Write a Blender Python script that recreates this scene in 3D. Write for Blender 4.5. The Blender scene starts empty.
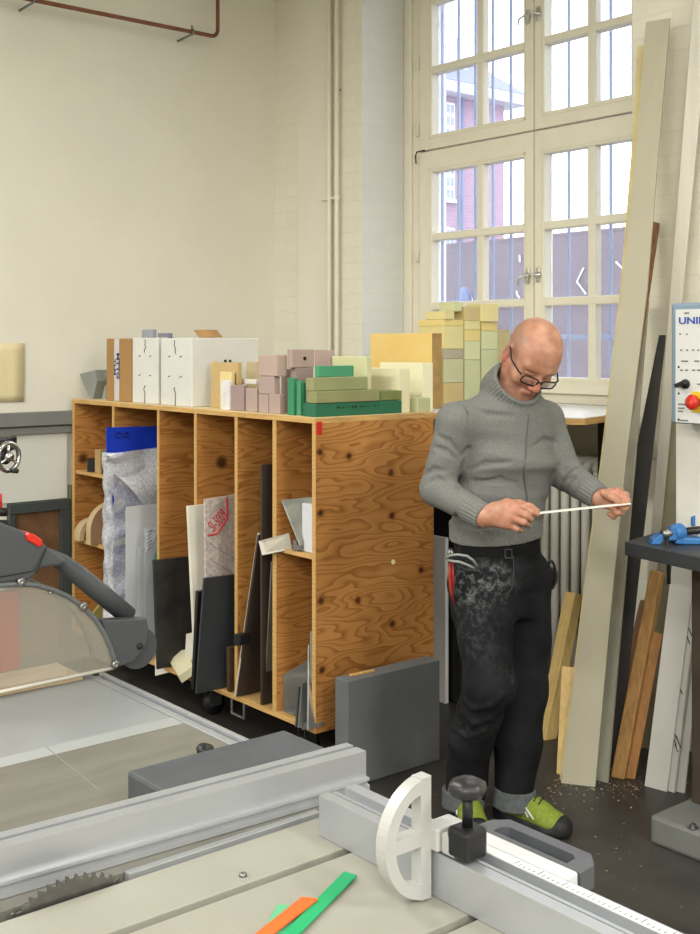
import bpy, bmesh, math, random
import numpy as np
from mathutils import Vector, Matrix
random.seed(7)
SC = bpy.context.scene
COL = SC.collection
# ------------------------------------------------------------------ survey of the photograph (level camera, lens shift)
FOC = 1156.0; YAW = math.radians(50.45); EYE = 1.62; HORIZON = 345
DV = Vector((-math.sin(YAW), math.cos(YAW), 0)); RV = Vector((math.cos(YAW), math.sin(YAW), 0)); ZV = Vector((0, 0, 1))
CAM = Vector((0, 0, EYE))
def ray(px, py): return DV + RV*((px-350)/FOC) + ZV*((HORIZON-py)/FOC)
def at_d(px, py, t): return CAM + ray(px, py)*t
def at_z(px, py, z): q = ray(px, py); return CAM + q*((z-EYE)/q.z)
def at_x(px, py, x): q = ray(px, py); return CAM + q*(x/q.x)
def at_y(px, py, y): q = ray(px, py); return CAM + q*(y/q.y)
def at_plane(px, py, p, n): q = ray(px, py); return CAM + q*((p-CAM).dot(n)/q.dot(n))

# ------------------------------------------------------------------ object helpers
WL = {}
def link(o): COL.objects.link(o); return o
def tag(o, label=None, cat=None, group=None, kind=None):
    if label: o['label'] = label
    if cat: o['category'] = cat
    if group: o['group'] = group
    if kind: o['kind'] = kind
    return o
def thing(name, label, cat, loc, group=None, kind=None):
    o = link(bpy.data.objects.new(name, None)); o.location = loc; o.empty_display_size = 0.05
    WL[o] = Vector(loc)
    return tag(o, label, cat, group, kind)
def obj(name, bm, mat, parent=None, smooth=False, label=None, cat=None, group=None, kind=None):
    bm.verts.ensure_lookup_table()
    vs = [v.co for v in bm.verts]
    lo = Vector([min(v[i] for v in vs) for i in range(3)]); hi = Vector([max(v[i] for v in vs) for i in range(3)])
    org = Vector(((lo.x+hi.x)/2, (lo.y+hi.y)/2, lo.z))
    for v in bm.verts: v.co -= org
    me = bpy.data.meshes.new(name)
    bm.to_mesh(me); bm.free()
    mats = mat if isinstance(mat, (list, tuple)) else [mat]
    for m in mats: me.materials.append(m)
    if smooth:
        me.polygons.foreach_set('use_smooth', [True]*len(me.polygons))
    o = link(bpy.data.objects.new(name, me))
    WL[o] = org
    if parent is not None:
        o.parent = parent; o.location = org - WL[parent]
    else: o.location = org
    return tag(o, label, cat, group, kind)
def mobj(name, verts, faces, mat, parent=None, smooth=True, **k):
    """mesh from arrays"""
    bm = bmesh.new()
    vs = [bm.verts.new(v) for v in verts]
    for f in faces:
        try: bm.faces.new([vs[i] for i in f])
        except ValueError: pass
    bmesh.ops.recalc_face_normals(bm, faces=bm.faces)
    return obj(name, bm, mat, parent, smooth, **k)

def B(): return bmesh.new()
def hexa(bm, p, bev=0.0, mi=0):
    """p: 8 points, bottom 0-3, top 4-7"""
    vs = [bm.verts.new(q) for q in p]
    fs = [bm.faces.new([vs[i] for i in f]) for f in ((3,2,1,0),(4,5,6,7),(0,1,5,4),(1,2,6,5),(2,3,7,6),(3,0,4,7))]
    bmesh.ops.recalc_face_normals(bm, faces=fs)
    for f in fs: f.material_index = mi
    if bev > 0:
        es = list({e for f in fs for e in f.edges})
        r = bmesh.ops.bevel(bm, geom=es, offset=bev, segments=2, affect='EDGES', profile=0.5)
        for f in r['faces']: f.material_index = mi
    return bm
def box(bm, x0, x1, y0, y1, z0, z1, bev=0.0, mi=0):
    return hexa(bm, [(x0,y0,z0),(x1,y0,z0),(x1,y1,z0),(x0,y1,z0),(x0,y0,z1),(x1,y0,z1),(x1,y1,z1),(x0,y1,z1)], bev, mi)
def obox(bm, o, a, b, c, bev=0.0, mi=0):
    o, a, b, c = Vector(o), Vector(a), Vector(b), Vector(c)
    return hexa(bm, [o, o+a, o+a+b, o+b, o+c, o+a+c, o+a+b+c, o+b+c], bev, mi)
def slab(bm, q, n, t, bev=0.0, mi=0):
    """quad q (4 points) extruded along n by t"""
    q = [Vector(v) for v in q]; n = Vector(n).normalized()*t
    return hexa(bm, q + [v+n for v in q], bev, mi)
def prism(bm, pts, ext, bev=0.0, mi=0):
    """polygon pts extruded by the vector ext"""
    ext = Vector(ext)
    a = [bm.verts.new(Vector(p)) for p in pts]; b = [bm.verts.new(Vector(p)+ext) for p in pts]
    n = len(a); fs = [bm.faces.new(a), bm.faces.new(list(reversed(b)))]
    for i in range(n): fs.append(bm.faces.new((a[i], b[i], b[(i+1)%n], a[(i+1)%n])))
    bmesh.ops.recalc_face_normals(bm, faces=fs)
    for f in fs: f.material_index = mi
    if bev > 0:
        r = bmesh.ops.bevel(bm, geom=list({e for f in fs[:2] for e in f.edges}), offset=bev, segments=2, affect='EDGES', profile=0.5)
        for f in r['faces']: f.material_index = mi
    return bm
def tube(bm, pts, rad, seg=10, closed=False, cap=True):
    pts = [Vector(p) for p in pts]; n = len(pts)
    rads = rad if isinstance(rad, (list, tuple)) else [rad]*n
    rings = []; prev = None
    for i, p in enumerate(pts):
        if closed: t = (pts[(i+1)%n]-pts[i-1]).normalized()
        else: t = (pts[min(i+1,n-1)]-pts[max(i-1,0)]).normalized()
        if prev is None:
            up = Vector((0,0,1)) if abs(t.z) < 0.9 else Vector((1,0,0))
            s = t.cross(up).normalized()
        else:
            s = (prev - t*prev.dot(t)).normalized()
        prev = s; u = t.cross(s)
        rings.append([bm.verts.new(p + (s*math.cos(2*math.pi*k/seg)+u*math.sin(2*math.pi*k/seg))*rads[i]) for k in range(seg)])
    m = n if closed else n-1
    for i in range(m):
        a, b = rings[i], rings[(i+1)%n]
        for k in range(seg): bm.faces.new((a[k], a[(k+1)%seg], b[(k+1)%seg], b[k]))
    if cap and not closed:
        bm.faces.new(list(reversed(rings[0]))); bm.faces.new(rings[-1])
    return bm
def cyl(bm, p0, p1, r0, r1=None, seg=24, cap=True):
    return tube(bm, [p0, p1], [r0, r0 if r1 is None else r1], seg, cap=cap)
def lathe(bm, c, axis, prof, seg=28):
    """prof: (distance along axis, radius)"""
    axis = Vector(axis).normalized(); c = Vector(c)
    up = Vector((0,0,1)) if abs(axis.z) < 0.9 else Vector((1,0,0))
    s = axis.cross(up).normalized(); u = axis.cross(s)
    rings = [[bm.verts.new(c+axis*h+(s*math.cos(2*math.pi*k/seg)+u*math.sin(2*math.pi*k/seg))*r) for k in range(seg)] for h, r in prof]
    for a, b in zip(rings, rings[1:]):
        for k in range(seg): bm.faces.new((a[k], a[(k+1)%seg], b[(k+1)%seg], b[k]))
    bm.faces.new(list(reversed(rings[0]))); bm.faces.new(rings[-1])
    bmesh.ops.recalc_face_normals(bm, faces=bm.faces)
    return bm
def text(name, s, loc, xdir, ydir, size, mat, parent, width=None, depth=0.0006, bold=0.0):
    cu = bpy.data.curves.new(name, 'FONT'); cu.body = s; cu.size = size; cu.extrude = depth; cu.offset = bold; cu.align_x = 'CENTER'; cu.align_y = 'CENTER'
    t = bpy.data.objects.new(name, cu); COL.objects.link(t)
    dg = bpy.context.evaluated_depsgraph_get()
    me = bpy.data.meshes.new_from_object(t.evaluated_get(dg))
    COL.objects.unlink(t); bpy.data.objects.remove(t); 
    xd = Vector(xdir).normalized(); yd = Vector(ydir).normalized(); zd = xd.cross(yd)
    xs = [v.co.x for v in me.vertices]; w = max(xs)-min(xs)
    sx = width/w if width else 1
    for v in me.vertices:
        c = v.co.copy(); v.co = xd*c.x*sx + yd*c.y + zd*c.z
    me.materials.clear(); me.materials.append(mat)
    o = link(bpy.data.objects.new(name, me)); o.parent = parent; o.location = Vector(loc)-WL[parent]; WL[o] = Vector(loc)
    return o

# ------------------------------------------------------------------ materials
def lin(c):
    return tuple((x/255/12.92 if x/255 <= 0.04045 else ((x/255+0.055)/1.055)**2.4) for x in c) + (1.0,)
MC = {}
def mat(name, rgb, rough=0.6, metal=0.0, var=0.10, scale=8.0, bump=0.0, bscale=60.0, stretch=(1,1,1), spec=0.4, rgb2=None, sharp=0.0):
    """procedural surface: colour mottled by noise between two tones, optional bump"""
    if name in MC: return MC[name]
    m = bpy.data.materials.new(name); m.use_nodes = True; nt = m.node_tree; N = nt.nodes; L = nt.links
    b = N['Principled BSDF']; b.inputs['Roughness'].default_value = rough; b.inputs['Metallic'].default_value = metal
    b.inputs['Specular IOR Level'].default_value = spec
    tc = N.new('ShaderNodeTexCoord'); mp = N.new('ShaderNodeMapping'); mp.inputs['Scale'].default_value = stretch
    L.new(tc.outputs['Object'], mp.inputs['Vector'])
    n = N.new('ShaderNodeTexNoise'); n.inputs['Scale'].default_value = scale; n.inputs['Detail'].default_value = 4; n.inputs['Roughness'].default_value = 0.6
    L.new(mp.outputs[0], n.inputs['Vector'])
    r = N.new('ShaderNodeValToRGB')
    c1 = lin(rgb)
    c2 = lin(rgb2) if rgb2 else tuple(max(0, x*(1-var*1.6)) for x in c1[:3])+(1,)
    r.color_ramp.elements[0].position = 0.3+sharp; r.color_ramp.elements[1].position = 0.65-sharp*0.3
    r.color_ramp.elements[0].color = c2; r.color_ramp.elements[1].color = c1
    L.new(n.outputs['Fac'], r.inputs['Fac']); L.new(r.outputs['Color'], b.inputs['Base Color'])
    if bump > 0:
        n2 = N.new('ShaderNodeTexNoise'); n2.inputs['Scale'].default_value = bscale; n2.inputs['Detail'].default_value = 5
        L.new(mp.outputs[0], n2.inputs['Vector'])
        bp = N.new('ShaderNodeBump'); bp.inputs['Strength'].default_value = bump; bp.inputs['Distance'].default_value = 0.01
        L.new(n2.outputs['Fac'], bp.inputs['Height']); L.new(bp.outputs['Normal'], b.inputs['Normal'])
    MC[name] = m
    return m
def ply_mat(name, light, dark, grain=(1.0, 1.0, 5.0), knots=True, bands=9.0):
    """rotary-cut softwood plywood: contour bands of a stretched noise, with knots"""
    m = bpy.data.materials.new(name); m.use_nodes = True; nt = m.node_tree; N = nt.nodes; L = nt.links
    b = N['Principled BSDF']; b.inputs['Roughness'].default_value = 0.55; b.inputs['Specular IOR Level'].default_value = 0.3
    tc = N.new('ShaderNodeTexCoord'); oi = N.new('ShaderNodeObjectInfo')
    add = N.new('ShaderNodeVectorMath'); add.operation = 'ADD'
    sc = N.new('ShaderNodeVectorMath'); sc.operation = 'SCALE'; sc.inputs['Scale'].default_value = 31.0
    cx = N.new('ShaderNodeCombineXYZ'); L.new(oi.outputs['Random'], cx.inputs[0]); L.new(oi.outputs['Random'], cx.inputs[1])
    L.new(cx.outputs[0], sc.inputs[0]); L.new(tc.outputs['Object'], add.inputs[0]); L.new(sc.outputs[0], add.inputs[1])
    mp = N.new('ShaderNodeMapping'); mp.inputs['Scale'].default_value = grain; L.new(add.outputs[0], mp.inputs['Vector'])
    n = N.new('ShaderNodeTexNoise'); n.inputs['Scale'].default_value = 2.0; n.inputs['Detail'].default_value = 2.0; n.inputs['Roughness'].default_value = 0.42
    L.new(mp.outputs[0], n.inputs['Vector'])
    mul = N.new('ShaderNodeMath'); mul.operation = 'MULTIPLY'; mul.inputs[1].default_value = bands*2.6; L.new(n.outputs['Fac'], mul.inputs[0])
    fr = N.new('ShaderNodeMath'); fr.operation = 'FRACT'; L.new(mul.outputs[0], fr.inputs[0])
    rp = N.new('ShaderNodeValToRGB'); e = rp.color_ramp.elements
    e[0].position = 0.0; e[0].color = lin(light); e[1].position = 1.0; e[1].color = lin(dark)
    x = e.new(0.55); x.color = tuple(a*0.75+b2*0.25 for a, b2 in zip(lin(light), lin(dark)))
    x = e.new(0.93); x.color = lin(dark); x = e.new(0.99); x.color = lin(light)
    L.new(fr.outputs[0], rp.inputs['Fac'])
    n2 = N.new('ShaderNodeTexNoise'); n2.inputs['Scale'].default_value = 3.0; n2.inputs['Detail'].default_value = 3; L.new(add.outputs[0], n2.inputs['Vector'])
    mx = N.new('ShaderNodeMix'); mx.data_type = 'RGBA'; mx.blend_type = 'MULTIPLY'; mx.inputs['Factor'].default_value = 0.5
    rr = N.new('ShaderNodeValToRGB'); rr.color_ramp.elements[0].color = (0.55, 0.5, 0.42, 1); rr.color_ramp.elements[1].color = (1, 1, 1, 1)
    rr.color_ramp.elements[0].position = 0.3; rr.color_ramp.elements[1].position = 0.65
    L.new(n2.outputs['Fac'], rr.inputs['Fac']); L.new(rp.outputs['Color'], mx.inputs[6]); L.new(rr.outputs['Color'], mx.inputs[7])
    out = mx.outputs[2]
    if isinstance(knots, list):
        prev = None
        for (ky, kz) in knots:
            vm = N.new('ShaderNodeVectorMath'); vm.operation = 'MULTIPLY'; vm.inputs[1].default_value = (0, 1, 1); L.new(tc.outputs['Object'], vm.inputs[0])
            ds = N.new('ShaderNodeVectorMath'); ds.operation = 'DISTANCE'; ds.inputs[1].default_value = (0, ky, kz); L.new(vm.outputs[0], ds.inputs[0])
            if prev is None: prev = ds.outputs['Value']
            else:
                mn = N.new('ShaderNodeMath'); mn.operation = 'MINIMUM'; L.new(prev, mn.inputs[0]); L.new(ds.outputs['Value'], mn.inputs[1]); prev = mn.outputs[0]
        kr = N.new('ShaderNodeValToRGB'); ke = kr.color_ramp.elements
        ke[0].position = 0.007; ke[0].color = (0.05, 0.03, 0.02, 1); ke[1].position = 0.035; ke[1].color = (1, 1, 1, 1)
        z = ke.new(0.012); z.color = (0.35, 0.22, 0.12, 1); z = ke.new(0.017); z.color = (0.85, 0.75, 0.62, 1)
        L.new(prev, kr.inputs['Fac'])
        mk = N.new('ShaderNodeMix'); mk.data_type = 'RGBA'; mk.blend_type = 'MULTIPLY'; mk.inputs['Factor'].default_value = 0.9
        L.new(out, mk.inputs[6]); L.new(kr.outputs['Color'], mk.inputs[7]); out = mk.outputs[2]
    elif knots:
        v = N.new('ShaderNodeTexVoronoi'); v.inputs['Scale'].default_value = 4.2; L.new(add.outputs[0], v.inputs['Vector'])
        kr = N.new('ShaderNodeValToRGB'); kr.color_ramp.elements[0].position = 0.09; kr.color_ramp.elements[0].color = (0.06, 0.03, 0.015, 1)
        kr.color_ramp.elements[1].position = 0.17; kr.color_ramp.elements[1].color = (1, 1, 1, 1)
        L.new(v.outputs['Distance'], kr.inputs['Fac'])
        mk = N.new('ShaderNodeMix'); mk.data_type = 'RGBA'; mk.blend_type = 'MULTIPLY'; mk.inputs['Factor'].default_value = 0.85
        L.new(out, mk.inputs[6]); L.new(kr.outputs['Color'], mk.inputs[7]); out = mk.outputs[2]
    L.new(out, b.inputs['Base Color'])
    MC[name] = m
    return m
def clear_mat(name, rgb, alpha=0.2, rough=0.1, bump=0.0, bscale=80, cells=False):
    """thin clear sheet: transparent mixed with a coated surface"""
    m = bpy.data.materials.new(name); m.use_nodes = True; nt = m.node_tree; N = nt.nodes; L = nt.links
    b = N['Principled BSDF']; b.inputs['Base Color'].default_value = lin(rgb); b.inputs['Roughness'].default_value = rough
    tr = N.new('ShaderNodeBsdfTransparent'); mx = N.new('ShaderNodeMixShader'); out = N['Material Output']
    lw = N.new('ShaderNodeLayerWeight'); lw.inputs['Blend'].default_value = 0.25
    ad = N.new('ShaderNodeMath'); ad.operation = 'MULTIPLY_ADD'; ad.inputs[1].default_value = 0.5; ad.inputs[2].default_value = alpha; ad.use_clamp = True
    L.new(lw.outputs['Fresnel'], ad.inputs[0])
    fac = ad.outputs[0]
    tc = N.new('ShaderNodeTexCoord')
    if cells:
        v = N.new('ShaderNodeTexVoronoi'); v.inputs['Scale'].default_value = bscale; L.new(tc.outputs['Object'], v.inputs['Vector'])
        r = N.new('ShaderNodeMath'); r.operation = 'MULTIPLY_ADD'; r.inputs[1].default_value = 0.35; r.use_clamp = True
        L.new(v.outputs['Distance'], r.inputs[0]); L.new(fac, r.inputs[2]); fac = r.outputs[0]
        bp = N.new('ShaderNodeBump'); bp.inputs['Strength'].default_value = 0.8; bp.inputs['Distance'].default_value = 0.004; bp.invert = True
        L.new(v.outputs['Distance'], bp.inputs['Height']); L.new(bp.outputs['Normal'], b.inputs['Normal'])
    elif bump > 0:
        n = N.new('ShaderNodeTexNoise'); n.inputs['Scale'].default_value = bscale; L.new(tc.outputs['Object'], n.inputs['Vector'])
        bp = N.new('ShaderNodeBump'); bp.inputs['Strength'].default_value = bump; bp.inputs['Distance'].default_value = 0.005
        L.new(n.outputs['Fac'], bp.inputs['Height']); L.new(bp.outputs['Normal'], b.inputs['Normal'])
    L.new(fac, mx.inputs['Fac']); L.new(tr.outputs[0], mx.inputs[1]); L.new(b.outputs[0], mx.inputs[2]); L.new(mx.outputs[0], out.inputs['Surface'])
    MC[name] = m
    return m
def brick_mat(name, c1, c2, mortar, bump=0.4, plane='XZ', bw=0.25, bh=0.075, msize=0.012, rough=0.75, warp=0.0):
    m = bpy.data.materials.new(name); m.use_nodes = True; nt = m.node_tree; N = nt.nodes; L = nt.links
    b = N['Principled BSDF']; b.inputs['Roughness'].default_value = rough; b.inputs['Specular IOR Level'].default_value = 0.25
    tc = N.new('ShaderNodeTexCoord'); sp = N.new('ShaderNodeSeparateXYZ'); cb = N.new('ShaderNodeCombineXYZ')
    L.new(tc.outputs['Object'], sp.inputs[0]); L.new(sp.outputs[0 if plane == 'XZ' else 1], cb.inputs[0]); L.new(sp.outputs[2], cb.inputs[1])
    br = N.new('ShaderNodeTexBrick'); br.inputs['Scale'].default_value = 1.0; br.inputs['Brick Width'].default_value = bw; br.inputs['Row Height'].default_value = bh
    br.inputs['Mortar Size'].default_value = msize; br.inputs['Mortar Smooth'].default_value = 0.6; br.inputs['Bias'].default_value = 0
    br.inputs['Color1'].default_value = lin(c1); br.inputs['Color2'].default_value = lin(c2); br.inputs['Mortar'].default_value = lin(mortar)
    vec = cb.outputs[0]
    if warp:
        nw = N.new('ShaderNodeTexNoise'); nw.inputs['Scale'].default_value = 9; L.new(cb.outputs[0], nw.inputs['Vector'])
        ml = N.new('ShaderNodeVectorMath'); ml.operation = 'MULTIPLY_ADD'; ml.inputs[1].default_value = (warp, warp, 0)
        L.new(nw.outputs['Color'], ml.inputs[0]); L.new(cb.outputs[0], ml.inputs[2]); vec = ml.outputs[0]
    L.new(vec, br.inputs['Vector']); L.new(br.outputs['Color'], b.inputs['Base Color'])
    n = N.new('ShaderNodeTexNoise'); n.inputs['Scale'].default_value = 14; n.inputs['Detail'].default_value = 6; L.new(tc.outputs['Object'], n.inputs['Vector'])
    ad = N.new('ShaderNodeMath'); ad.operation = 'MULTIPLY_ADD'; ad.inputs[1].default_value = -0.6; L.new(br.outputs['Fac'], ad.inputs[0]); L.new(n.outputs['Fac'], ad.inputs[2])
    bp = N.new('ShaderNodeBump'); bp.inputs['Strength'].default_value = bump; bp.inputs['Distance'].default_value = 0.02
    L.new(ad.outputs[0], bp.inputs['Height']); L.new(bp.outputs['Normal'], b.inputs['Normal'])
    MC[name] = m
    return m
# ------------------------------------------------------------------ camera
cd = bpy.data.cameras.new('camera'); cam = link(bpy.data.objects.new('camera', cd)); cam.location = CAM
cam.rotation_euler = (math.radians(90), 0, YAW)
cd.sensor_fit = 'HORIZONTAL'; cd.sensor_width = 36; cd.lens = 36*FOC/700; cd.shift_y = -(467-HORIZON)/700; cd.clip_end = 200
SC.camera = cam
vs = SC.view_settings; vs.view_transform = 'Standard'; vs.look = 'None'; vs.gamma = 1; vs.use_curve_mapping = False; vs.exposure = -0.08
# ------------------------------------------------------------------ materials used often
PLASTER = mat('plaster', (228, 225, 210), 0.8, var=0.035, scale=2.0, bump=0.05, bscale=30)
PAINTBRICK = brick_mat('painted_brick', (228, 225, 208), (225, 221, 204), (223, 219, 203), 0.16, warp=0.03, bh=0.083, msize=0.005)
PAINTBRICKY = brick_mat('painted_brick_daylit', (226, 226, 222), (223, 223, 219), (222, 222, 218), 0.16, plane='YZ', warp=0.03, bh=0.083, msize=0.005)  # cooler copy of the paint; daylight on the reveals put into the colour
WINPAINT = mat('window_paint', (230, 225, 206), 0.4, var=0.03, scale=5)
PLY = ply_mat('plywood', (200, 142, 76), (160, 102, 48), grain=(1.0, 0.8, 5.0), bands=5.5)
KN = [(320, 452), (320.5, 513), (321, 601), (322, 670), (391, 472.5), (392, 515.5), (421, 570), (392.5, 624), (349, 456), (358, 600)]
PLYSIDE = ply_mat('plywood_end', (194, 138, 76), (152, 98, 46), grain=(1.0, 1.0, 4.2), bands=6.5, knots=[(at_x(x, y, -3.437).y-2.9775, at_x(x, y, -3.437).z-0.156) for x, y in KN])
PLYEDGE = mat('plywood_edge', (214, 172, 106), 0.6, var=0.25, scale=40, stretch=(0.2, 0.2, 3))
PINE = mat('pine', (216, 170, 100), 0.55, var=0.22, scale=10, stretch=(6, 6, 0.6))
PINEDARK = mat('pine_dark', (136, 94, 54), 0.6, var=0.3, scale=10, stretch=(6, 6, 0.6))
PINELIGHT = mat('pine_light', (232, 200, 130), 0.5, var=0.12, scale=10, stretch=(6, 6, 0.6))
WHITE = mat('white_board', (232, 232, 228), 0.5, var=0.03)
CREAM = mat('cream_foam', (240, 230, 182), 0.75, var=0.05, bump=0.05)
ALU = mat('aluminium', (205, 206, 204), 0.32, 0.85, var=0.08, scale=5, stretch=(1, 1, 8))
ALUWHITE = mat('anodised_aluminium', (178, 181, 184), 0.36, 0.55, var=0.05)
STEEL = mat('steel', (150, 150, 148), 0.3, 0.9, var=0.2, scale=10)
CHROME = mat('chrome', (225, 225, 228), 0.12, 1.0, var=0.05)
BLACK = mat('black_plastic', (26, 26, 28), 0.4, var=0.15)
DKGREY = mat('dark_grey_board', (56, 58, 60), 0.5, var=0.15, scale=4)
CHARCOAL = mat('charcoal_board', (48, 48, 46), 0.6, var=0.25, scale=7)
BROWNBLACK = mat('brown_black_board', (62, 52, 44), 0.45, var=0.2, scale=4, stretch=(3, 3, 0.5))
GREYPU = mat('grey_block', (104, 107, 108), 0.7, var=0.12, scale=5, bump=0.05)
RED = mat('red_plastic', (206, 44, 30), 0.35, var=0.08)
CASTGREY = mat('machine_grey', (96, 99, 100), 0.45, var=0.08, scale=12)
# ------------------------------------------------------------------ room shell
XL, YW, YG = -5.52, 3.983, 4.309
XR, YB, ZC = 6.0, -7.0, 4.5
OX0, OX1 = -4.722, -2.972
def st(name, bm, m, **k): return obj(name, bm, m, kind='structure', **k)
FLOOR = bpy.data.materials.new('workshop_floor'); FLOOR.use_nodes = True
def _floor():
    nt = FLOOR.node_tree; N = nt.nodes; L = nt.links; b = N['Principled BSDF']
    tc = N.new('ShaderNodeTexCoord')
    n = N.new('ShaderNodeTexNoise'); n.inputs['Scale'].default_value = 2.2; n.inputs['Detail'].default_value = 8; n.inputs['Roughness'].default_value = 0.7; L.new(tc.outputs['Object'], n.inputs['Vector'])
    r = N.new('ShaderNodeValToRGB'); r.color_ramp.elements[0].position = 0.3; r.color_ramp.elements[0].color = lin((40, 38, 37)); r.color_ramp.elements[1].position = 0.75; r.color_ramp.elements[1].color = lin((72, 69, 65))
    L.new(n.outputs['Fac'], r.inputs['Fac'])
    v = N.new('ShaderNodeTexNoise'); v.inputs['Scale'].default_value = 55; v.inputs['Detail'].default_value = 3; L.new(tc.outputs['Object'], v.inputs['Vector'])
    vr = N.new('ShaderNodeValToRGB'); vr.color_ramp.elements[0].position = 0.68; vr.color_ramp.elements[0].color = (0,0,0,1); vr.color_ramp.elements[1].position = 0.76; vr.color_ramp.elements[1].color = (0.5,0.5,0.5,1)
    L.new(v.outputs['Fac'], vr.inputs['Fac'])
    mx = N.new('ShaderNodeMix'); mx.data_type = 'RGBA'; mx.inputs[7].default_value = lin((150, 140, 122)); L.new(vr.outputs['Color'], mx.inputs['Factor']); L.new(r.outputs['Color'], mx.inputs[6])
    L.new(mx.outputs[2], b.inputs['Base Color'])
    rr = N.new('ShaderNodeMapRange'); rr.inputs[3].default_value = 0.3; rr.inputs[4].default_value = 0.6; L.new(n.outputs['Fac'], rr.inputs[0]); L.new(rr.outputs[0], b.inputs['Roughness'])
_floor()
st('floor', box(B(), XL-0.3, XR+0.2, YB-0.2, YG+0.3, -0.2, 0), FLOOR)
st('ceiling', box(B(), XL-0.3, XR+0.2, YB-0.2, YG+0.3, ZC, ZC+0.2), PLASTER)
st('wall_left', box(B(), XL-0.3, XL, YB-0.2, YG+0.3, 0, ZC), PLASTER)
st('wall_right', box(B(), XR, XR+0.2, YB-0.2, YG+0.3, 0, ZC), PLASTER)
st('wall_front', box(B(), XL, XR, YB-0.2, YB, 0, ZC), PLASTER)
ZT = 3.92
# window wall: pier left, pier right, above the opening, niche behind the radiator
bm = B(); box(bm, XL, OX0, YW, YG+0.3, 0, ZC); box(bm, OX1, XR, YW, YG+0.3, 0, ZC); box(bm, OX0, OX1, YW, YG+0.3, ZT, ZC); box(bm, OX0, OX1, YG, YG+0.3, 0, 1.30)
bm.faces.ensure_lookup_table()
for f in bm.faces:
    f.normal_update()
    if abs(f.normal.x) > 0.9: f.material_index = 1
st('wall_back', bm, [PAINTBRICK, PAINTBRICKY])
# smooth plastered pilaster strip in the corner and between the brick patches
st('trim_1', box(B(), -5.272, -4.985, YW-0.014, YW, 0, ZC), PLASTER)
# grey cable duct along the left wall
DADO = mat('duct_grey', (128, 130, 126), 0.5, var=0.04)
bm = B(); box(bm, XL, XL+0.05, YB, 3.2, 1.214, 1.283, 0.003); box(bm, XL, XL+0.035, YB, 3.2, 1.172, 1.207, 0.003); box(bm, XL, XL+0.02, YB, 3.2, 1.2, 1.22)
st('trim_2', bm, DADO)
# white lower wall board, brown hatch in a grey frame
tag(obj('wall_panel', box(B(), XL, XL+0.015, 0.3, 2.66, 0.835, 1.172), mat('lower_board', (218, 218, 208), 0.5, var=0.04, scale=3)), 'white lower wall board between grey cable duct and brown hatch', 'panel', kind='structure')
p = thing('hatch', 'brown hardboard hatch in a dark grey frame, low on the left wall', 'hatch', (XL, 2.4, 0))
ha, hb = at_x(9, 560, XL+0.03).y, at_x(70, 560, XL+0.03).y
bm = B(); FR = mat('hatch_frame', (64, 70, 70), 0.5, var=0.08)
box(bm, XL, XL+0.04, ha, ha+0.03, 0.06, 0.78, 0.003); box(bm, XL, XL+0.04, hb-0.055, hb, 0.06, 0.78, 0.003); box(bm, XL, XL+0.04, ha, hb, 0.78, 0.832, 0.003); box(bm, XL, XL+0.04, ha, hb, 0.0, 0.06, 0.003)
obj('frame', bm, FR, p)
obj('board', box(B(), XL, XL+0.02, ha+0.02, hb-0.02, 0.03, 0.81), mat('hardboard', (112, 80, 52), 0.7, var=0.25, scale=9, bump=0.1), p)
tag(obj('trim', box(B(), XL, XL+0.03, hb+0.002, hb+0.06, 0.0, 0.9), mat('olive_post', (128, 122, 92), 0.6)), 'narrow olive post between brown hatch and plywood rack', 'post', kind='structure')
# paper pinned to wall
a, b_ = at_x(24, 345, XL).y, at_x(24.5, 401, XL)
z0, z1 = at_x(12, 402, XL).z, at_x(12, 343, XL).z
PAPER = mat('yellowed_paper', (230, 216, 172), 0.7, var=0.05, scale=3)
vv, ff = [], []
for i in range(9):
    for j in range(9):
        u, w = i/8, j/8
        vv.append((XL+0.004+0.02*max(0, u-0.8)**1.5*3*(1-w*0.6)+0.002*math.sin(u*5)*(1-w), a-0.5+0.5*u-0.004*(1-w), z0+(z1-z0)*w))
for i in range(8):
    for j in range(8): ff.append((i*9+j, (i+1)*9+j, (i+1)*9+j+1, i*9+j+1))
o = mobj('paper_sheet', vv, ff, PAPER, label='yellowed paper sheet pinned to the left wall above grey duct', cat='paper')
md = o.modifiers.new('thick', 'SOLIDIFY'); md.thickness = 0.001
# copper pipe
cp = thing('copper_pipe', 'bare copper pipe with brackets running high along the left wall', 'pipe', (XL+0.12, 2.9, 3.3))
PX = XL+0.12
e = at_x(217.7, 36.5, PX); s = at_x(38, 1.7, PX); zz = (e.z+s.z)/2
COPPER = mat('copper', (140, 92, 70), 0.45, 0.5, var=0.25, scale=12)
pts = [(PX, 0.2, zz), (PX, e.y-0.04, zz)] + [(PX, e.y-0.04+0.04*math.sin(t), zz+0.04-0.04*math.cos(t)) for t in (0.4, 0.8, 1.2, 1.57)] + [(PX, e.y, ZC-0.01)]
obj('pipe', tube(B(), pts, 0.011, 10), COPPER, cp, True)
for px, py in ((33, 1), (192, 32)):
    y = at_x(px, py, PX).y
    bm = B(); tube(bm, [(XL+0.003, y-0.02, zz-0.03), (PX, y, zz-0.012)], 0.006, 8); tube(bm, [(PX+0.016*math.cos(t), y, zz+0.016*math.sin(t)) for t in np.linspace(0, 6.28, 13)[:-1]], 0.005, 6, True); tube(bm, [(PX, y, zz+0.014), (PX, y, zz+0.035)], 0.006, 6)
    obj('bracket', bm, STEEL, cp, True)
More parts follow.
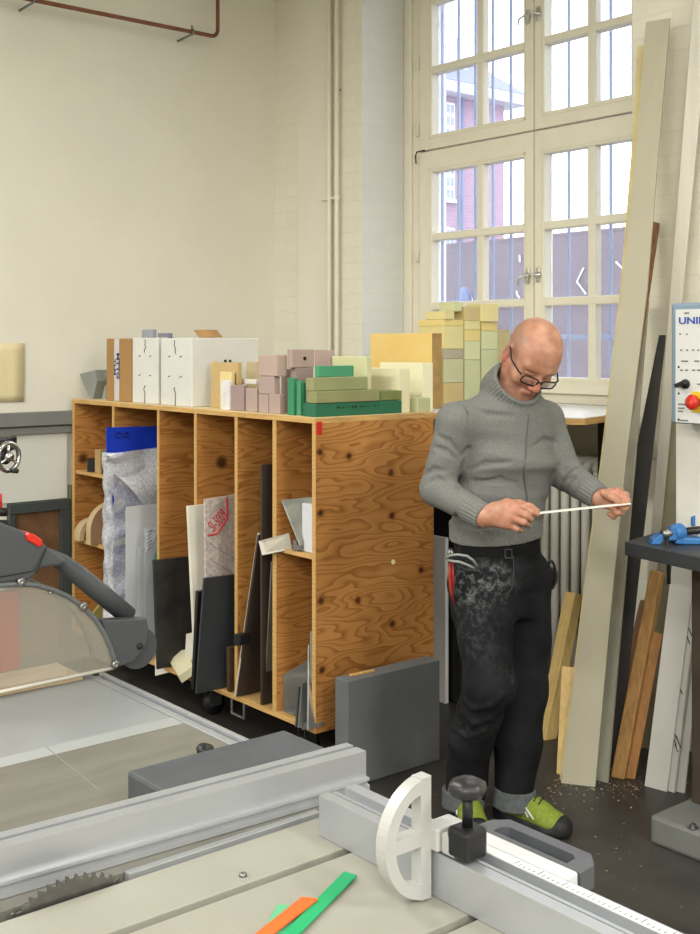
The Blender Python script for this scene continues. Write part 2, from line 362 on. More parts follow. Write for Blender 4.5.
# two heating pipes on the window wall
hp = thing('heating_pipes', 'pair of cream painted heating pipes on brick beside window', 'pipe', (-4.96, YW-0.03, 0))
for px in (329.5, 337):
    x = at_y(px, 200, YW-0.03).x
    obj('pipe', tube(B(), [(x, YW-0.032, 0), (x, YW-0.032, ZC)], 0.013, 12), WINPAINT, hp, True)
zb = at_y(333, 199, YW).z
bm = B(); box(bm, -5.04, -4.9, YW-0.035, YW-0.018, zb-0.006, zb+0.006); 
for px in (329.5, 337):
    x = at_y(px, 200, YW-0.03).x; tube(bm, [(x, YW-0.032, zb-0.012), (x, YW-0.032, zb+0.012)], 0.017, 12)
obj('pipe_clip', bm, WINPAINT, hp)
tag(obj('wall_hook', tube(B(), [(-4.9, YW, at_y(341, 90, YW).z), (-4.9, YW-0.03, at_y(341, 90, YW).z-0.004), (-4.893, YW-0.035, at_y(341, 90, YW).z+0.012)], 0.004, 6), STEEL), 'small steel hook in the brick beside the cream pipes', 'hook')

# ------------------------------------------------------------------ window
GLASS = clear_mat('window_glass', (215, 222, 255), 0.10, 0.03)  # whitish tint puts the haze over the outside view into the glass
XC = -3.802
win = thing('window_1', None, None, (XC, YG, 1.34), kind='structure')
def wpart(name, bm, m=WINPAINT, parent=win, **k): return obj(name, bm, m, parent, **k)
FX0, FX1 = OX0+0.002, OX1-0.002
YF = YG-0.045
def wx(px): return at_y(px, 200, YF).x
XC = wx(533.7); SX0 = wx(419.5); SX1 = 2*XC-SX0
GA, GB = wx(431.5)-SX0, XC-0.004-wx(523.3)
XM = wx(480.5)-wx(431.5)
bm = B(); box(bm, FX0, SX0-0.003, YG-0.03, YG+0.1, 1.341, ZT-0.002, 0.004); box(bm, SX1+0.003, FX1+0.03, YG, YG+0.1, 1.341, ZT-0.002)
box(bm, SX0-0.003, SX1+0.003, YG-0.02, YG+0.1, 1.341, 1.388, 0.004); box(bm, SX0, SX1, YG-0.02, YG+0.1, ZT-0.06, ZT-0.002)
wpart('window_frame', bm)
wpart('casing_bead', box(B(), wx(406), wx(411), YG-0.045, YG-0.03, 1.341, ZT-0.01, 0.004))
def sash(x0, x1, z0, z1, zm, hand):
    """one casement: stiles, rails, glazing bars and panes"""
    gx0, gx1 = (x0+GA, x1-GB) if hand < 0 else (x0+GB, x1-GA)
    xm = gx0+XM if hand < 0 else gx1-XM
    gz0, gz1 = z0+0.077, z1-0.115
    bm = B(); y0, y1 = YF, YG+0.02
    box(bm, x0, gx0, y0, y1, z0, z1, 0.004); box(bm, gx1, x1, y0, y1, z0, z1, 0.004); box(bm, gx0-0.004, gx1+0.004, y0, y1, z0, gz0, 0.004); box(bm, gx0-0.004, gx1+0.004, y0, y1, gz1, z1, 0.004)
    for a in ((gx0-0.012, gx0-0.007, gz0-0.02, gz1+0.02), (gx1+0.007, gx1+0.012, gz0-0.02, gz1+0.02), (gx0-0.012, gx1+0.012, gz0-0.02, gz0-0.014), (gx0-0.012, gx1+0.012, gz1+0.014, gz1+0.02)):
        box(bm, a[0], a[1], y0-0.004, y0+0.01, a[2], a[3])
    s_ = wpart('sash', bm)
    obj('glazing_bar', box(B(), xm-0.031, xm+0.014, y0+0.004, YG+0.006, gz0-0.002, gz1+0.002, 0.006), WINPAINT, s_)
    for z in zm:
        obj('glazing_bar', box(B(), gx0-0.002, gx1+0.002, y0+0.002, y1, z-0.02, z+0.02, 0.007), WINPAINT, s_)
    zs = [gz0]+zm+[gz1]
    for u, w in ((gx0, xm), (xm, gx1)):
        for k in range(len(zs)-1):
            obj('pane', box(B(), u, w, YG+0.0, YG+0.004, zs[k], zs[k+1]), GLASS, s_)
for x0, x1, h in ((SX0, XC-0.003, -1), (XC+0.003, SX1, 1)):
    sash(x0, x1, 1.389, 2.657, [1.828, 2.196], h)
    sash(x0, x1, 2.665, 3.86, [3.088, 3.46], h)
# latches on the meeting stiles
for z in (at_y(533.7, 276, YG).z, at_y(533.7, 19, YG).z):
    for sgn in (-1, 1):
        bm = B(); x = XC+sgn*0.033
        lathe(bm, (x, YG-0.052, z), (0, -1, 0), [(0, 0.0), (0, 0.018), (0.004, 0.016), (0.006, 0.008), (0.028, 0.007), (0.03, 0.0)], 14)
        tube(bm, [(x, YG-0.078, z), (x-0.03, YG-0.085, z-0.004+0.01*sgn), (x-0.036, YG-0.082, z-0.045)], [0.006, 0.006, 0.004], 8)
        box(bm, x-0.011, x+0.011, YG-0.055, YG-0.05, z-0.035, z+0.035, 0.003)
        obj('latch', bm, ALU, win, True)
for z in (2.78, 3.14, 2.1, 1.6):
    obj('hinge', tube(B(), [(SX0-0.008, YG-0.052, z-0.035), (SX0-0.008, YG-0.052, z+0.035)], 0.008, 8), WINPAINT, win, True)
obj('stay', tube(B(), [(SX0-0.02, YG-0.052, 2.6), (SX0-0.021, YG-0.055, 2.645), (SX0-0.01, YG-0.055, 2.662), (SX0+0.05, YG-0.053, 2.664)], 0.004, 6), BLACK, win, True)
# outside: bars
BARM = mat('bar_paint', (150, 164, 190), 0.5, var=0.05)
gr = thing('window_grille', 'pale painted vertical security bars outside the window', 'grille', (XC, YG+0.2, 1.3))
x = -4.725
while x < -2.9:
    obj('bar', tube(B(), [(x, YG+0.15, 1.25), (x, YG+0.15, ZT)], 0.009, 8), BARM, gr, True); x += 0.1275
for z in (1.66, ZT-0.05):
    obj('crossbar', box(B(), -4.76, -2.9, YG+0.142, YG+0.158, z-0.012, z+0.012), BARM, gr)
# worktop at sill height
WTOP = mat('white_laminate', (226, 225, 220), 0.35, var=0.03)
wt = thing('worktop', 'plywood worktop with white top under the window, one corner rounded', 'worktop', (-4.0, 3.7, 1.3))
xr = at_z(606, 418, 1.34).x
def outline(z): 
    return [(XL+0.03, 3.288, z), (-3.5, 3.288, z), (-3.46, 3.5, z), (-2.89, 3.49, z), (-2.848, 3.525, z), (-2.975, YW-0.003, z), (OX1-0.025, YW-0.003, z), (OX1-0.02, YG-0.035, z), (OX0+0.004, YG-0.035, z), (OX0+0.004, YW-0.07, z), (XL+0.03, YW-0.07, z)]
obj('board', prism(B(), outline(1.313), (0, 0, 0.024)), PLYEDGE, wt)
obj('laminate', prism(B(), outline(1.337), (0, 0, 0.0035)), WTOP, wt)
for x in (-5.3, -3.05):
    obj('leg', box(B(), x-0.02, x+0.02, 3.88, 3.94, 0.0, 1.313), BLACK, wt)
# radiator in the niche
RAD = mat('radiator_paint', (232, 229, 216), 0.35, var=0.04)
rd = thing('radiator', 'cream cast iron column radiator below the window worktop', 'radiator', (-3.6, 4.1, 0))
zt = at_y(575, 461, 4.05).z
dx = 0.058
x = at_y(604, 500, 4.05).x
n = 0
while x > -4.62 and n < 32:
    bm = B()
    for dy in (0.0, 0.075, 0.15):
        pts = [(x, 4.0+dy, 0.14), (x, 4.0+dy, zt-0.06), (x, 4.0+dy*0.9+0.007, zt-0.02)]
        tube(bm, pts, [0.021, 0.021, 0.017], 10)
    tube(bm, [(x, 3.99, zt-0.03), (x, 4.01, zt-0.008), (x, 4.075, zt), (x, 4.14, zt-0.008), (x, 4.16, zt-0.03)], [0.019, 0.024, 0.026, 0.024, 0.019], 10)
    box(bm, x-0.018, x+0.018, 3.985, 4.17, 0.11, 0.16, 0.008)
    obj('column', bm, RAD, rd, True)
    if n < 3: pass
    x -= dx; n += 1
xe = at_y(604, 500, 4.05).x
for z in (zt-0.045, 0.16): obj('header_pipe', cyl(B(), (xe+0.06, 4.075, z), (x+dx, 4.075, z), 0.021), RAD, rd, True)
for xx in (-4.45, -3.15): obj('foot', box(B(), xx-0.025, xx+0.025, 4.03, 4.12, 0, 0.13, 0.004), RAD, rd)
lathe(bm := B(), (xe+0.05, 4.075, zt-0.045), (1, 0, 0), [(0, 0.021), (0.015, 0.026), (0.04, 0.026), (0.045, 0.018), (0.075, 0.018), (0.08, 0.0)], 16); obj('vent_plug', bm, RAD, rd, True)

# ------------------------------------------------------------------ outside the window
yard = st('ground', box(B(), -60, 30, YG+0.31, 60, -0.3, -0.1), mat('yard', (150, 148, 144), 0.9))
bw = thing('boundary_wall', 'dark brown yard wall with white scribbles seen through window', 'wall', (-8, 10, -0.1))
zt_ = at_y(525, 239, 10).z
obj('wall_board', box(B(), -20, 4, 10, 10.12, -0.1, zt_), mat('yard_wall', (98, 86, 90), 0.7, var=0.12, scale=1.5, stretch=(1, 1, 0.4)), bw)
obj('wall_cap', box(B(), -20, 4, 9.99, 10.13, zt_, zt_+0.03), mat('wall_cap', (104, 88, 90), 0.7), bw)
SCR = mat('white_paint_marks', (214, 214, 222), 0.6)
for ln in (((583.5, 268), (577, 282), (586, 294)), ((593.5, 267), (588, 281), (595.5, 293)), ((616, 262), (622, 268), (627, 276)), ((469.5, 292), (472.5, 301)), ((516.5, 291), (517.5, 295), (519.5, 298)), ((519.5, 255), (520, 262))):
    bm = B(); tube(bm, [at_y(px, py, 9.985) for px, py in ln], 0.011, 6); obj('scribble', bm, SCR, bw)
gc = at_y(464, 270, 9.6)
tag(obj('gas_cylinder', lathe(B(), (gc.x, gc.y, -0.1), (0, 0, 1), [(0, 0.1), (2.2, 0.1), (2.32, 0.08), (2.38, 0.04), (2.4, 0.0)], 16), mat('cylinder_blue', (84, 100, 136), 0.4), smooth=True), 'tall pale blue cylinder standing by the dark yard wall outside', 'cylinder')
# brick building
bd = thing('brick_building', 'red brick building with white windows and eaves outside the window', 'building', (-25, 18, -0.1))
FXB = -20.6
BRK = brick_mat('red_brick', (150, 118, 136), (138, 106, 126), (164, 148, 160), 0.2, plane='YZ', bw=0.25, bh=0.08)
ye = at_x(504, 150, FXB).y
zev = at_x(480, 102, FXB).z
obj('wall', box(B(), FXB-8, FXB, 8, ye, -0.1, zev), BRK, bd)
EAV = mat('eaves_paint', (196, 196, 206), 0.6)
obj('eaves', box(B(), FXB-8, FXB+0.45, 7.8, ye+0.45, zev, zev+0.28, 0.03), EAV, bd)
ROOF = mat('roof_slate', (118, 122, 142), 0.7)
bm = B(); hexa(bm, [(FXB+0.45, 7.8, zev+0.28), (FXB+0.45, ye+0.45, zev+0.28), (FXB-8, ye+0.45, zev+0.28), (FXB-8, 7.8, zev+0.28), (FXB-1.2, 9, zev+1.7), (FXB-1.2, ye-1.2, zev+1.7), (FXB-6, ye-1.2, zev+1.7), (FXB-6, 9, zev+1.7)])
obj('roof', bm, ROOF, bd)
yd0, yd1 = at_x(445, 80, FXB-0.2).y, at_x(466, 80, FXB-0.2).y
obj('dormer', box(B(), FXB-2, FXB-0.15, yd0-1, yd1, zev+0.3, zev+1.55), mat('dormer_paint', (206, 208, 216), 0.6), bd)
WWH = mat('outside_window', (224, 226, 230), 0.5); WGL = mat('outside_glass', (130, 140, 160), 0.15, spec=0.6)
for (px0, px1, py0, py1, rows) in ((445, 454, 103, 200, 8), (445, 454, 228, 246, 2)):
    y0, y1 = at_x(px0, 150, FXB).y, at_x(px1, 150, FXB).y
    z1, z0 = at_x(449, py0, FXB).z, at_x(449, py1, FXB).z
    bm = B(); box(bm, FXB-0.05, FXB+0.03, y0, y1, z0, z1); w_ = obj('window', bm, WWH, bd)
    bm = B()
    for i in range(2):
        for k in range(rows):
            a = y0+(y1-y0)*(0.08+0.46*i); c = z0+(z1-z0)*(k+0.15)/rows
            box(bm, FXB+0.028, FXB+0.036, a, a+(y1-y0)*0.36, c, c+(z1-z0)*0.7/rows)
    obj('pane', bm, WGL, w_)
    obj('sill', box(B(), FXB, FXB+0.12, y0-0.06, y1+0.06, z0-0.08, z0), EAV, w_)
yq = at_x(460.5, 150, FXB).y
obj('drainpipe', tube(B(), [(FXB+0.06, yq, -0.1), (FXB+0.06, yq, zev)], 0.05, 8), mat('drainpipe', (110, 112, 140), 0.6), bd, True)
# ------------------------------------------------------------------ plywood rack
RY, RX = 2.672, -3.437; RXL = -5.467; RYB = 3.283; RZ0, RZ1 = 0.156, 1.3445
def fx(px, y=RY): return at_y(px, 500, y).x
rk = thing('storage_rack', 'long open plywood storage rack on castors with six upright bays', 'rack', ((RX+RXL)/2, 2.98, 0))
DIV = [(112.4, 114.4), (157.4, 159.4), (194.4, 196.8), (235, 237.7), (272.9, 276.5)]
T = 0.021
obj('top_panel', box(B(), RXL, RX, RY-0.004, RYB, RZ1-T, RZ1, 0.001), PLYEDGE, rk)
obj('top_surface', box(B(), RXL+0.002, RX-0.002, RY-0.002, RYB, RZ1, RZ1+0.0015), mat('rack_top', (224, 206, 160), 0.45, var=0.06, scale=3), rk)
obj('bottom_panel', box(B(), RXL, RX-0.022, RY-0.002, RYB, RZ0, RZ0+T, 0.001), PLYEDGE, rk)
obj('side_panel', box(B(), RX-0.0215, RX, RY, RYB, RZ0, RZ1-T), PLYSIDE, rk)
obj('side_panel', box(B(), RXL, RXL+0.03, RY, RYB, RZ0+T, RZ1-T), PLY, rk)
obj('back_panel', box(B(), RXL+0.03, RX-0.0215, RYB-0.012, RYB, RZ0+T, RZ1-T), PLY, rk)
DX = []
for a, b in DIV:
    x0, x1 = fx(a), fx(b)
    DX.append((x0, x1))
    obj('divider', box(B(), x0, x1, RY+0.001, RYB-0.012, RZ0+T, RZ1-T), PLY, rk)
# pale front edges of the boards
for x0, x1 in DX+[(RX-0.0215, RX), (RXL, RXL+0.03)]:
    obj('edge_strip', box(B(), x0, x1, RY-0.002, RY+0.001, RZ0 if x1 == RX else RZ0+T, RZ1-T), PLYEDGE, rk)
bays = [(RXL+0.03, DX[0][0])]+[(DX[i][1], DX[i+1][0]) for i in range(4)]+[(DX[4][1], RX-0.0215)]
for bay, z in ((0, 0.983), (0, 0.636), (5, 0.826)):
    obj('shelf', box(B(), bays[bay][0], bays[bay][1], RY+0.004, RYB-0.013, z-0.018, z), PLYEDGE, rk)
for x in (RXL+0.15, -4.3, -3.62):
    for y in (RY+0.1, RYB-0.1):
        c = bpy.data.objects; cs = obj('castor', box(B(), x-0.03, x+0.03, y-0.035, y+0.035, 0.146, RZ0), STEEL, rk)
        bm = B(); box(bm, x-0.022, x-0.018, y-0.03, y+0.03, 0.04, 0.148); obj('fork', bm, STEEL, cs)
        bm = B(); box(bm, x+0.018, x+0.022, y-0.03, y+0.03, 0.04, 0.148); obj('fork', bm, STEEL, cs)
        obj('wheel', cyl(B(), (x-0.016, y, 0.05), (x+0.016, y, 0.05), 0.05), BLACK, cs, True)
bm = B(); 
xs = fx(230); tube(bm, [(xs, RY+0.01, RZ0), (xs, RY+0.01, RZ0-0.065), (xs+0.09, RY+0.01, RZ0-0.065), (xs+0.09, RY+0.01, RZ0)], 0.007, 8); obj('towing_loop', bm, STEEL, rk)
q = at_x(319.5, 427, RX); obj('red_sticker', box(B(), RX, RX+0.0012, q.y-0.014, q.y+0.012, q.z-0.03, q.z+0.02), RED, rk)
q = at_x(393, 562, RX); obj('plug', cyl(B(), (RX, q.y, q.z), (RX+0.002, q.y, q.z), 0.01), CREAM, rk)
q = at_x(352, 447, RX)

Z0 = RZ0+T+0.003
# ------------------------------------------------------------------ stock in the bays (boards stand parallel to the dividers)
def board(name, label, cat, ftop, fbot, xt, xb, yback, t, m, group=None, parent=None, bev=0.0008, kind=None):
    """upright sheet: front edge through pixels ftop/fbot on planes x=xt/x=xb, running back to yback"""
    a = at_x(ftop[0], ftop[1], xt)
    if xb is None: b = at_z(fbot[0], fbot[1], Z0); xb = b.x
    else: b = at_x(fbot[0], fbot[1], xb); b = Vector((xb, b.y if b.z > Z0 else a.y, max(b.z, Z0) if fbot[1] > 690 else Z0))
    sl = a.z - (ftop[2]*(yback-a.y) if len(ftop) > 2 else 0)
    qd = [b, Vector((xb, yback, b.z)), Vector((xt, yback, sl)), a]
    return obj(name, slab(B(), qd, (-1, 0, (xt-xb)/max(0.05, a.z-b.z)), t, bev), m, parent, label=label, cat=cat, group=group, kind=kind)
def px_of_z(x, y, z):
    """row of the pixel where (x, y, z) shows"""
    d = (Vector((x, y, 0))-Vector((0, 0, 0))).dot(DV); return HORIZON-(z-EYE)*FOC/d
# bay 1
x1 = bays[0][0]
def at_shelf(px, z, dy): return at_y(px, 500, RY+dy).x
c = at_y(90.5, 468, RY+0.025)
tag(obj('pipe_offcut', lathe(B(), (c.x, c.y+0.02, 0.983), (0, 0, 1), [(0, 0.035), (0.062, 0.035), (0.064, 0.031), (0.064, 0.0)], 20), BLACK, smooth=False), 'short black cylinder on the upper shelf of the first bay', 'cylinder')
c = at_y(97.5, 473, RY+0.02)
obj('wood_block', box(B(), c.x-0.03, c.x+0.03, c.y, c.y+0.06, 0.983, 1.10, 0.002), mat('tan_block', (186, 154, 104), 0.7), label='tan upright block on the shelf between two black pieces', cat='block')
c = at_y(104, 475, RY+0.012)
obj('plastic_block', box(B(), c.x-0.022, c.x+0.028, c.y, c.y+0.07, 0.983, 1.095, 0.003), BLACK, label='black block on the upper shelf against the bubble wrap', cat='block')
MDF = mat('mdf', (172, 138, 104), 0.7, var=0.08); MDFEDGE = mat('mdf_edge', (204, 180, 140), 0.7, var=0.1)
# D-shaped MDF templates on the lower shelf
def dshape(name, label, xplane, yc, r, w, zb, t):
    bm = B(); pts = []
    for k in range(25):
        a_ = math.pi*k/24
        pts.append((xplane, yc-r*math.cos(a_), zb+w+r*math.sin(a_)))
    pts = [(xplane, yc-r, zb)]+pts+[(xplane, yc+r, zb)]
    prism(bm, pts, (-t, 0, 0), 0.002)
    for f in bm.faces:
        f.normal_update()
        if abs(f.normal.x) < 0.9: f.material_index = 1
    return obj(name, bm, [MDF, MDFEDGE], label=label, cat='template')
c = at_z(103, 542, 0.636)
dshape('wood_template', 'brown board template with one rounded end on the lower shelf', -5.19, at_x(90.5, 525, -5.19).y+0.13, 0.13, 0.07, 0.637, 0.05)
bm = B(); ya_ = at_x(79.5, 535, -5.33).y; pts = []
for k in range(21):
    a_ = math.pi*k/20; pts.append((-5.33, ya_+0.085-0.085*math.cos(a_), 0.637+0.02+0.085*math.sin(a_)))
pts = [(-5.33, ya_, 0.637)]+pts+[(-5.33, ya_+0.17, 0.637), (-5.33, ya_+0.145, 0.637)]
for k in range(21):
    a_ = math.pi*(20-k)/20; pts.append((-5.33, ya_+0.085+0.06*math.cos(math.pi-a_)*-1*-1, 0.637+0.02+0.06*math.sin(a_)))
pts += [(-5.33, ya_+0.025, 0.637)]
prism(bm, pts, (-0.06, 0, 0)); obj('wood_arch', bm, [MDFEDGE], label='small pale wooden arch on the lower shelf beside rounded template', cat='arch')
OLIVE = mat('olive_foam', (158, 150, 84), 0.8, var=0.08)
board('foam_sheet', 'olive green sheet with slanting top at the bottom of first bay', 'sheet', (93, 614, -1.0), (93, 640), -5.25, -5.25, RY+0.22, 0.02, OLIVE)
board('clear_sheet', 'dull clear sheet standing behind the olive sheet in first bay', 'sheet', (112, 575), (112, 640), -5.055, -5.055, RY+0.5, 0.006, clear_mat('smoky_sheet', (170, 172, 160), 0.5, 0.3))
# bay 2
BLUE = mat('blue_sheet', (24, 62, 196), 0.35, var=0.12, scale=3, spec=0.5)
yb = RYB-0.03
o = board('acrylic_sheet', 'bright blue sheet standing above bubble wrap in second bay', 'sheet', (106.5, 427.5, 0.02), (106.5, 660), -4.93, -4.93, yb, 0.006, BLUE)
o['label'] = 'bright blue sheet rising out of the bubble wrap in second bay'
p0 = at_x(112, 440, -4.925)
for dy, w_, h_ in ((0.035, 0.018, 0.012), (0.075, 0.016, 0.011)):
    bm = B(); tube(bm, [(-4.9285, p0.y+dy+w_*math.cos(t), p0.z+0.02+h_*math.sin(t)) for t in np.linspace(0.5, 5.6, 12)], 0.003, 6)
    pm = obj('marker_scrawl', bm, mat('marker_blue', (14, 22, 96), 0.5), None); pm.parent = o; pm.location = WL[pm]-WL[o]
# bubble wrap: a rumpled sleeve around the packet
BUB = clear_mat('bubble_wrap', (228, 230, 232), 0.40, 0.25, bscale=75, cells=True)
vv, ff = [], []
NU, NV = 40, 70
tp = at_x(106, 453, -4.90); ztop = tp.z; zbot = Z0
rr = random.Random(3)
ph = [rr.uniform(0, 6.28) for _ in range(8)]
for j in range(NV+1):
    w_ = j/NV; z = ztop+(zbot-ztop)*w_
    fl = max(0, 1-w_*4.5)
    for i in range(NU+1):
        u = i/NU
        y = tp.y+0.02-0.05*fl+(yb-tp.y-0.05)*u
        x = -4.893+0.014*math.sin(7*u+ph[0]+5*w_)+0.012*math.sin(23*w_+9*u+ph[1])+0.035*fl*(1-u)+0.01*math.sin(41*w_+ph[3])
        vv.append((x, y+0.01*math.sin(18*w_+ph[2])+0.008*math.sin(37*w_), z+0.012*math.sin(9*u+ph[4])*(1 if j == 0 else 0)))
for j in range(NV):
    for i in range(NU):
        a_ = j*(NU+1)+i; ff.append((a_, a_+1, a_+NU+2, a_+NU+1))
bw_ = thing('bubble_wrap', 'crumpled bubble wrap sleeve around the blue sheet in second bay', 'bubble wrap', (-4.93, tp.y+0.3, zbot))
o = mobj('front_sheet', vv, ff, BUB, bw_)
v2 = []
for j in range(NV+1):
    w_ = j/NV; z = ztop+(zbot-ztop)*w_
    for i in range(13):
        a_ = math.pi*i/12
        rad = 0.034+0.006*math.sin(19*w_+3*a_+ph[5])+0.004*math.sin(47*w_+ph[6])
        v2.append((-4.93+rad*math.cos(a_)*1.05, tp.y+0.035-rad*math.sin(a_)*0.8, z))
f2 = [(j*13+i, j*13+i+1, (j+1)*13+i+1, (j+1)*13+i) for j in range(NV) for i in range(12)]
mobj('folded_edge', v2, f2, BUB, bw_)
# torn upper flap, folded over and hanging
FLAP = clear_mat('bubble_wrap_double', (226, 229, 232), 0.52, 0.3, bscale=75, cells=True)
vv, ff = [], []
fl_ = [(103, 468), (118, 500), (121.5, 512), (140, 509), (157, 498)]
for i in range(31):
    u = i/30
    y = tp.y-0.02+(yb-0.05-tp.y)*u
    zlow = ztop-0.05-0.27*min(1, u*2.6)+0.10*max(0, u-0.4)
    for j in range(19):
        w_ = j/18
        z = ztop+0.008*math.sin(6*u)+(zlow-ztop)*w_
        x = -4.862+0.014*math.sin(9*u+6*w_)+0.012*math.sin(5*w_+15*u)-0.02*(1-w_)**3+0.02*(1-u)*(1-w_)
        vv.append((x, y, z))
for i in range(30):
    for j in range(18):
        a_ = i*19+j; ff.append((a_, a_+1, a_+20, a_+19))
mobj('hanging_flap', vv, ff, FLAP, bw_)
board('plastic_sheet', 'milky plastic sheet standing in front of the bubble wrapped packet', 'sheet', (126, 507, 0.0), (126, 650), -4.80, -4.80, yb-0.1, 0.004, clear_mat('milky_sheet', (226, 229, 230), 0.72, 0.35))
board('clear_sheet', 'clear sheet strip standing between milky sheet and printed sheet', 'sheet', (139, 548, 0.0), (139, 655), -4.765, -4.765, yb-0.2, 0.004, clear_mat('clear_strip', (222, 226, 228), 0.4, 0.15))
pr = thing('printed_sheet', 'clear sheet with a printed label beside the third bay divider', 'sheet', (-4.70, RY+0.1, Z0))
board('sheet', None, None, (145, 528, 0.05), (147, 660), -4.70, -4.70, yb-0.2, 0.004, clear_mat('film_sheet', (206, 214, 220), 0.42, 0.15), parent=pr)
a_ = at_x(146, 531, -4.6985)
obj('label_paper', slab(B(), [at_x(146, 552, -4.698), at_x(150.5, 548, -4.698), at_x(157, 533, -4.698), at_x(146, 532, -4.698)], (1, 0, 0), 0.0008), mat('label_film', (206, 216, 224), 0.4), pr)
for k in range(6):
    bm = B(); q0 = at_x(147.5, 550-3.4*k, -4.6965); q1 = at_x(150.5+0.6*(k % 3), 547-3.4*k, -4.6965)
    tube(bm, [q0, q1], 0.0022, 5); obj('print_line', bm, mat('print_ink', (64, 72, 84), 0.6), pr)
obj('green_corner', slab(B(), [at_x(153, 560, -4.698), at_x(157, 560, -4.698), at_x(157, 548, -4.698)]+[at_x(156, 550, -4.698)], (1, 0, 0), 0.0008), mat('green_film', (90, 170, 140), 0.4), pr)
# bay 3
board('slate_board', 'charcoal board with chalky scuffs leaning out of third bay', 'board', (153.5, 560.5, 0.02), (157.5, 660), -4.47, -4.50, yb-0.1, 0.012, mat('scuffed_charcoal', (58, 58, 56), 0.6, var=0.35, scale=9))
FOAMW = mat('white_foam', (226, 222, 208), 0.7, var=0.05, bump=0.05)
def tilted(name, label, cat, quad, t, m, n=None, group=None):
    q = [Vector(v) for v in quad]
    nn = n or (q[1]-q[0]).cross(q[3]-q[0])
    return obj(name, slab(B(), q, nn, t, 0.001), m, label=label, cat=cat, group=group)
y_ = RY-0.05
tilted('foam_offcut', 'cream foam slab lying tilted at foot of charcoal board', 'foam block', [at_y(178.5, 676, RY-0.06), at_y(192.7, 666, RY-0.05), at_y(187.5, 649, RY+0.06), at_y(164.4, 653, RY+0.05)], 0.035, mat('cream_slab', (226, 220, 186), 0.7, var=0.04), (0.2, 0.35, -0.9))
tilted('foam_offcut', 'thin white upright foam offcut left of the tilted cream slab', 'foam block', [at_y(155, 676, y_+0.03), at_y(170, 672, y_+0.06), at_y(171, 650, y_+0.06), at_y(155, 658, y_+0.03)], 0.03, FOAMW, (0, 1, 0))
tilted('foam_offcut', 'curved white foam offcut beside the tall dark grey sheets', 'foam block', [at_y(184, 676, y_+0.05), at_y(193, 664, y_+0.05), at_y(194, 632, y_+0.06), at_y(186, 634, y_+0.06)], 0.02, FOAMW, (0, 1, 0))
# bay 4
board('foam_board', 'tall white foam board leaning at left in the fourth bay', 'board', (188.5, 506, 0.0), (197, 660), -4.235, -4.19, yb-0.05, 0.02, mat('white_foam_board', (226, 222, 206), 0.6, var=0.04))
ss = thing('sheet_pack', 'film wrapped sheet with red lettering in the fourth bay', 'sheet', (-4.14, RY+0.2, Z0))
FILM = mat('printed_film', (204, 194, 186), 0.35, rgb2=(178, 166, 160), scale=30, stretch=(1, 2, 2), sharp=0.1)
XS = -4.135
board('sheet', None, None, (205, 499.5, -0.05), (206.5, 640), XS, XS, yb-0.06, 0.012, FILM, parent=ss)
REDINK = mat('red_ink', (200, 54, 60), 0.5, var=0.03)
for a_, b_ in (((226.5, 497.5), (227.5, 518)), ((227.5, 518), (217, 534)), ((217, 534), (207.5, 535.5))):
    obj('red_line', tube(B(), [at_x(*a_, XS+0.002), at_x(*b_, XS+0.002)], 0.004, 6), REDINK, ss)
q0, q1 = at_x(211, 528.5, XS+0.002), at_x(225, 512.5, XS+0.002)
text('lettering', 'SI-5009', (q0+q1)/2, q1-q0, Vector((1, 0, 0)).cross(q1-q0), 0.075, REDINK, ss, width=(q1-q0).length, depth=0.001)
INK = mat('faint_ink', (172, 160, 156), 0.6)
for k in range(5):
    obj('printed_line', tube(B(), [at_x(208+2.2*k, 517-1.5*k, XS+0.0015), at_x(216+2.0*k, 504-0.9*k, XS+0.0015)], 0.0018, 5), INK, ss)
for k in range(9):
    obj('printed_line', tube(B(), [at_x(209+(k % 3)*8.5, 542+k*5.2, XS+0.0015), at_x(217+(k % 3)*8.5, 549+k*5.2, XS+0.0015)], 0.002, 5), INK, ss)
board('clear_sheet', 'clear sheet tilted across the foot of film wrapped sheet', 'sheet', (216, 575, 0.4), (208, 640), XS+0.03, XS+0.03, yb-0.3, 0.003, clear_mat('clear_scrap', (214, 218, 220), 0.35, 0.1))
DK2 = mat('dark_grey_sheet', (54, 57, 60), 0.45, var=0.1, scale=3)
board('grey_sheet', 'tall dark grey sheet standing out from front of fourth bay', 'sheet', (204.5, 578.5, 0.02), (196.5, 694), -4.04, None, yb-0.12, 0.012, DK2)
board('black_sheet', 'narrow black sheet behind the tall dark grey sheet', 'sheet', (198, 592, 0.02), (193.5, 690), -4.085, None, yb-0.2, 0.02, mat('black_sheet', (30, 31, 32), 0.4))
board('wood_offcut', 'small dark brown offcut standing against the fourth divider foot', 'offcut', (229, 648, 0.0), (229.5, 692), -4.005, None, RY+0.25, 0.02, mat('dark_brown_wood', (86, 64, 46), 0.6, var=0.2))
# bay 5
board('brown_board', 'very tall brown-black board leaning at right of fifth bay', 'board', (262, 465, 0.0), (262, 680), -3.76, -3.79, yb-0.03, 0.012, BROWNBLACK)
board('brown_board', 'leaning brown-black board with pale front edge in fifth bay', 'board', (259, 536, -0.1), (236.5, 697), -3.80, None, yb-0.05, 0.012, mat('brown_black_sheet', (66, 54, 46), 0.5, var=0.2, scale=4))
board('thin_strip', 'thin pale strip along the edge of leaning brown-black board', 'strip', (259, 534, -0.1), (235.5, 697), -3.814, None, RY+0.03, 0.012, mat('pale_strip', (196, 184, 160), 0.5))
board('steel_strip', 'slim grey brown sheet beside the fifth divider', 'sheet', (272, 562, 0.0), (264.5, 703), -3.722, None, yb-0.1, 0.008, mat('grey_brown_sheet', (112, 104, 92), 0.4, var=0.15))
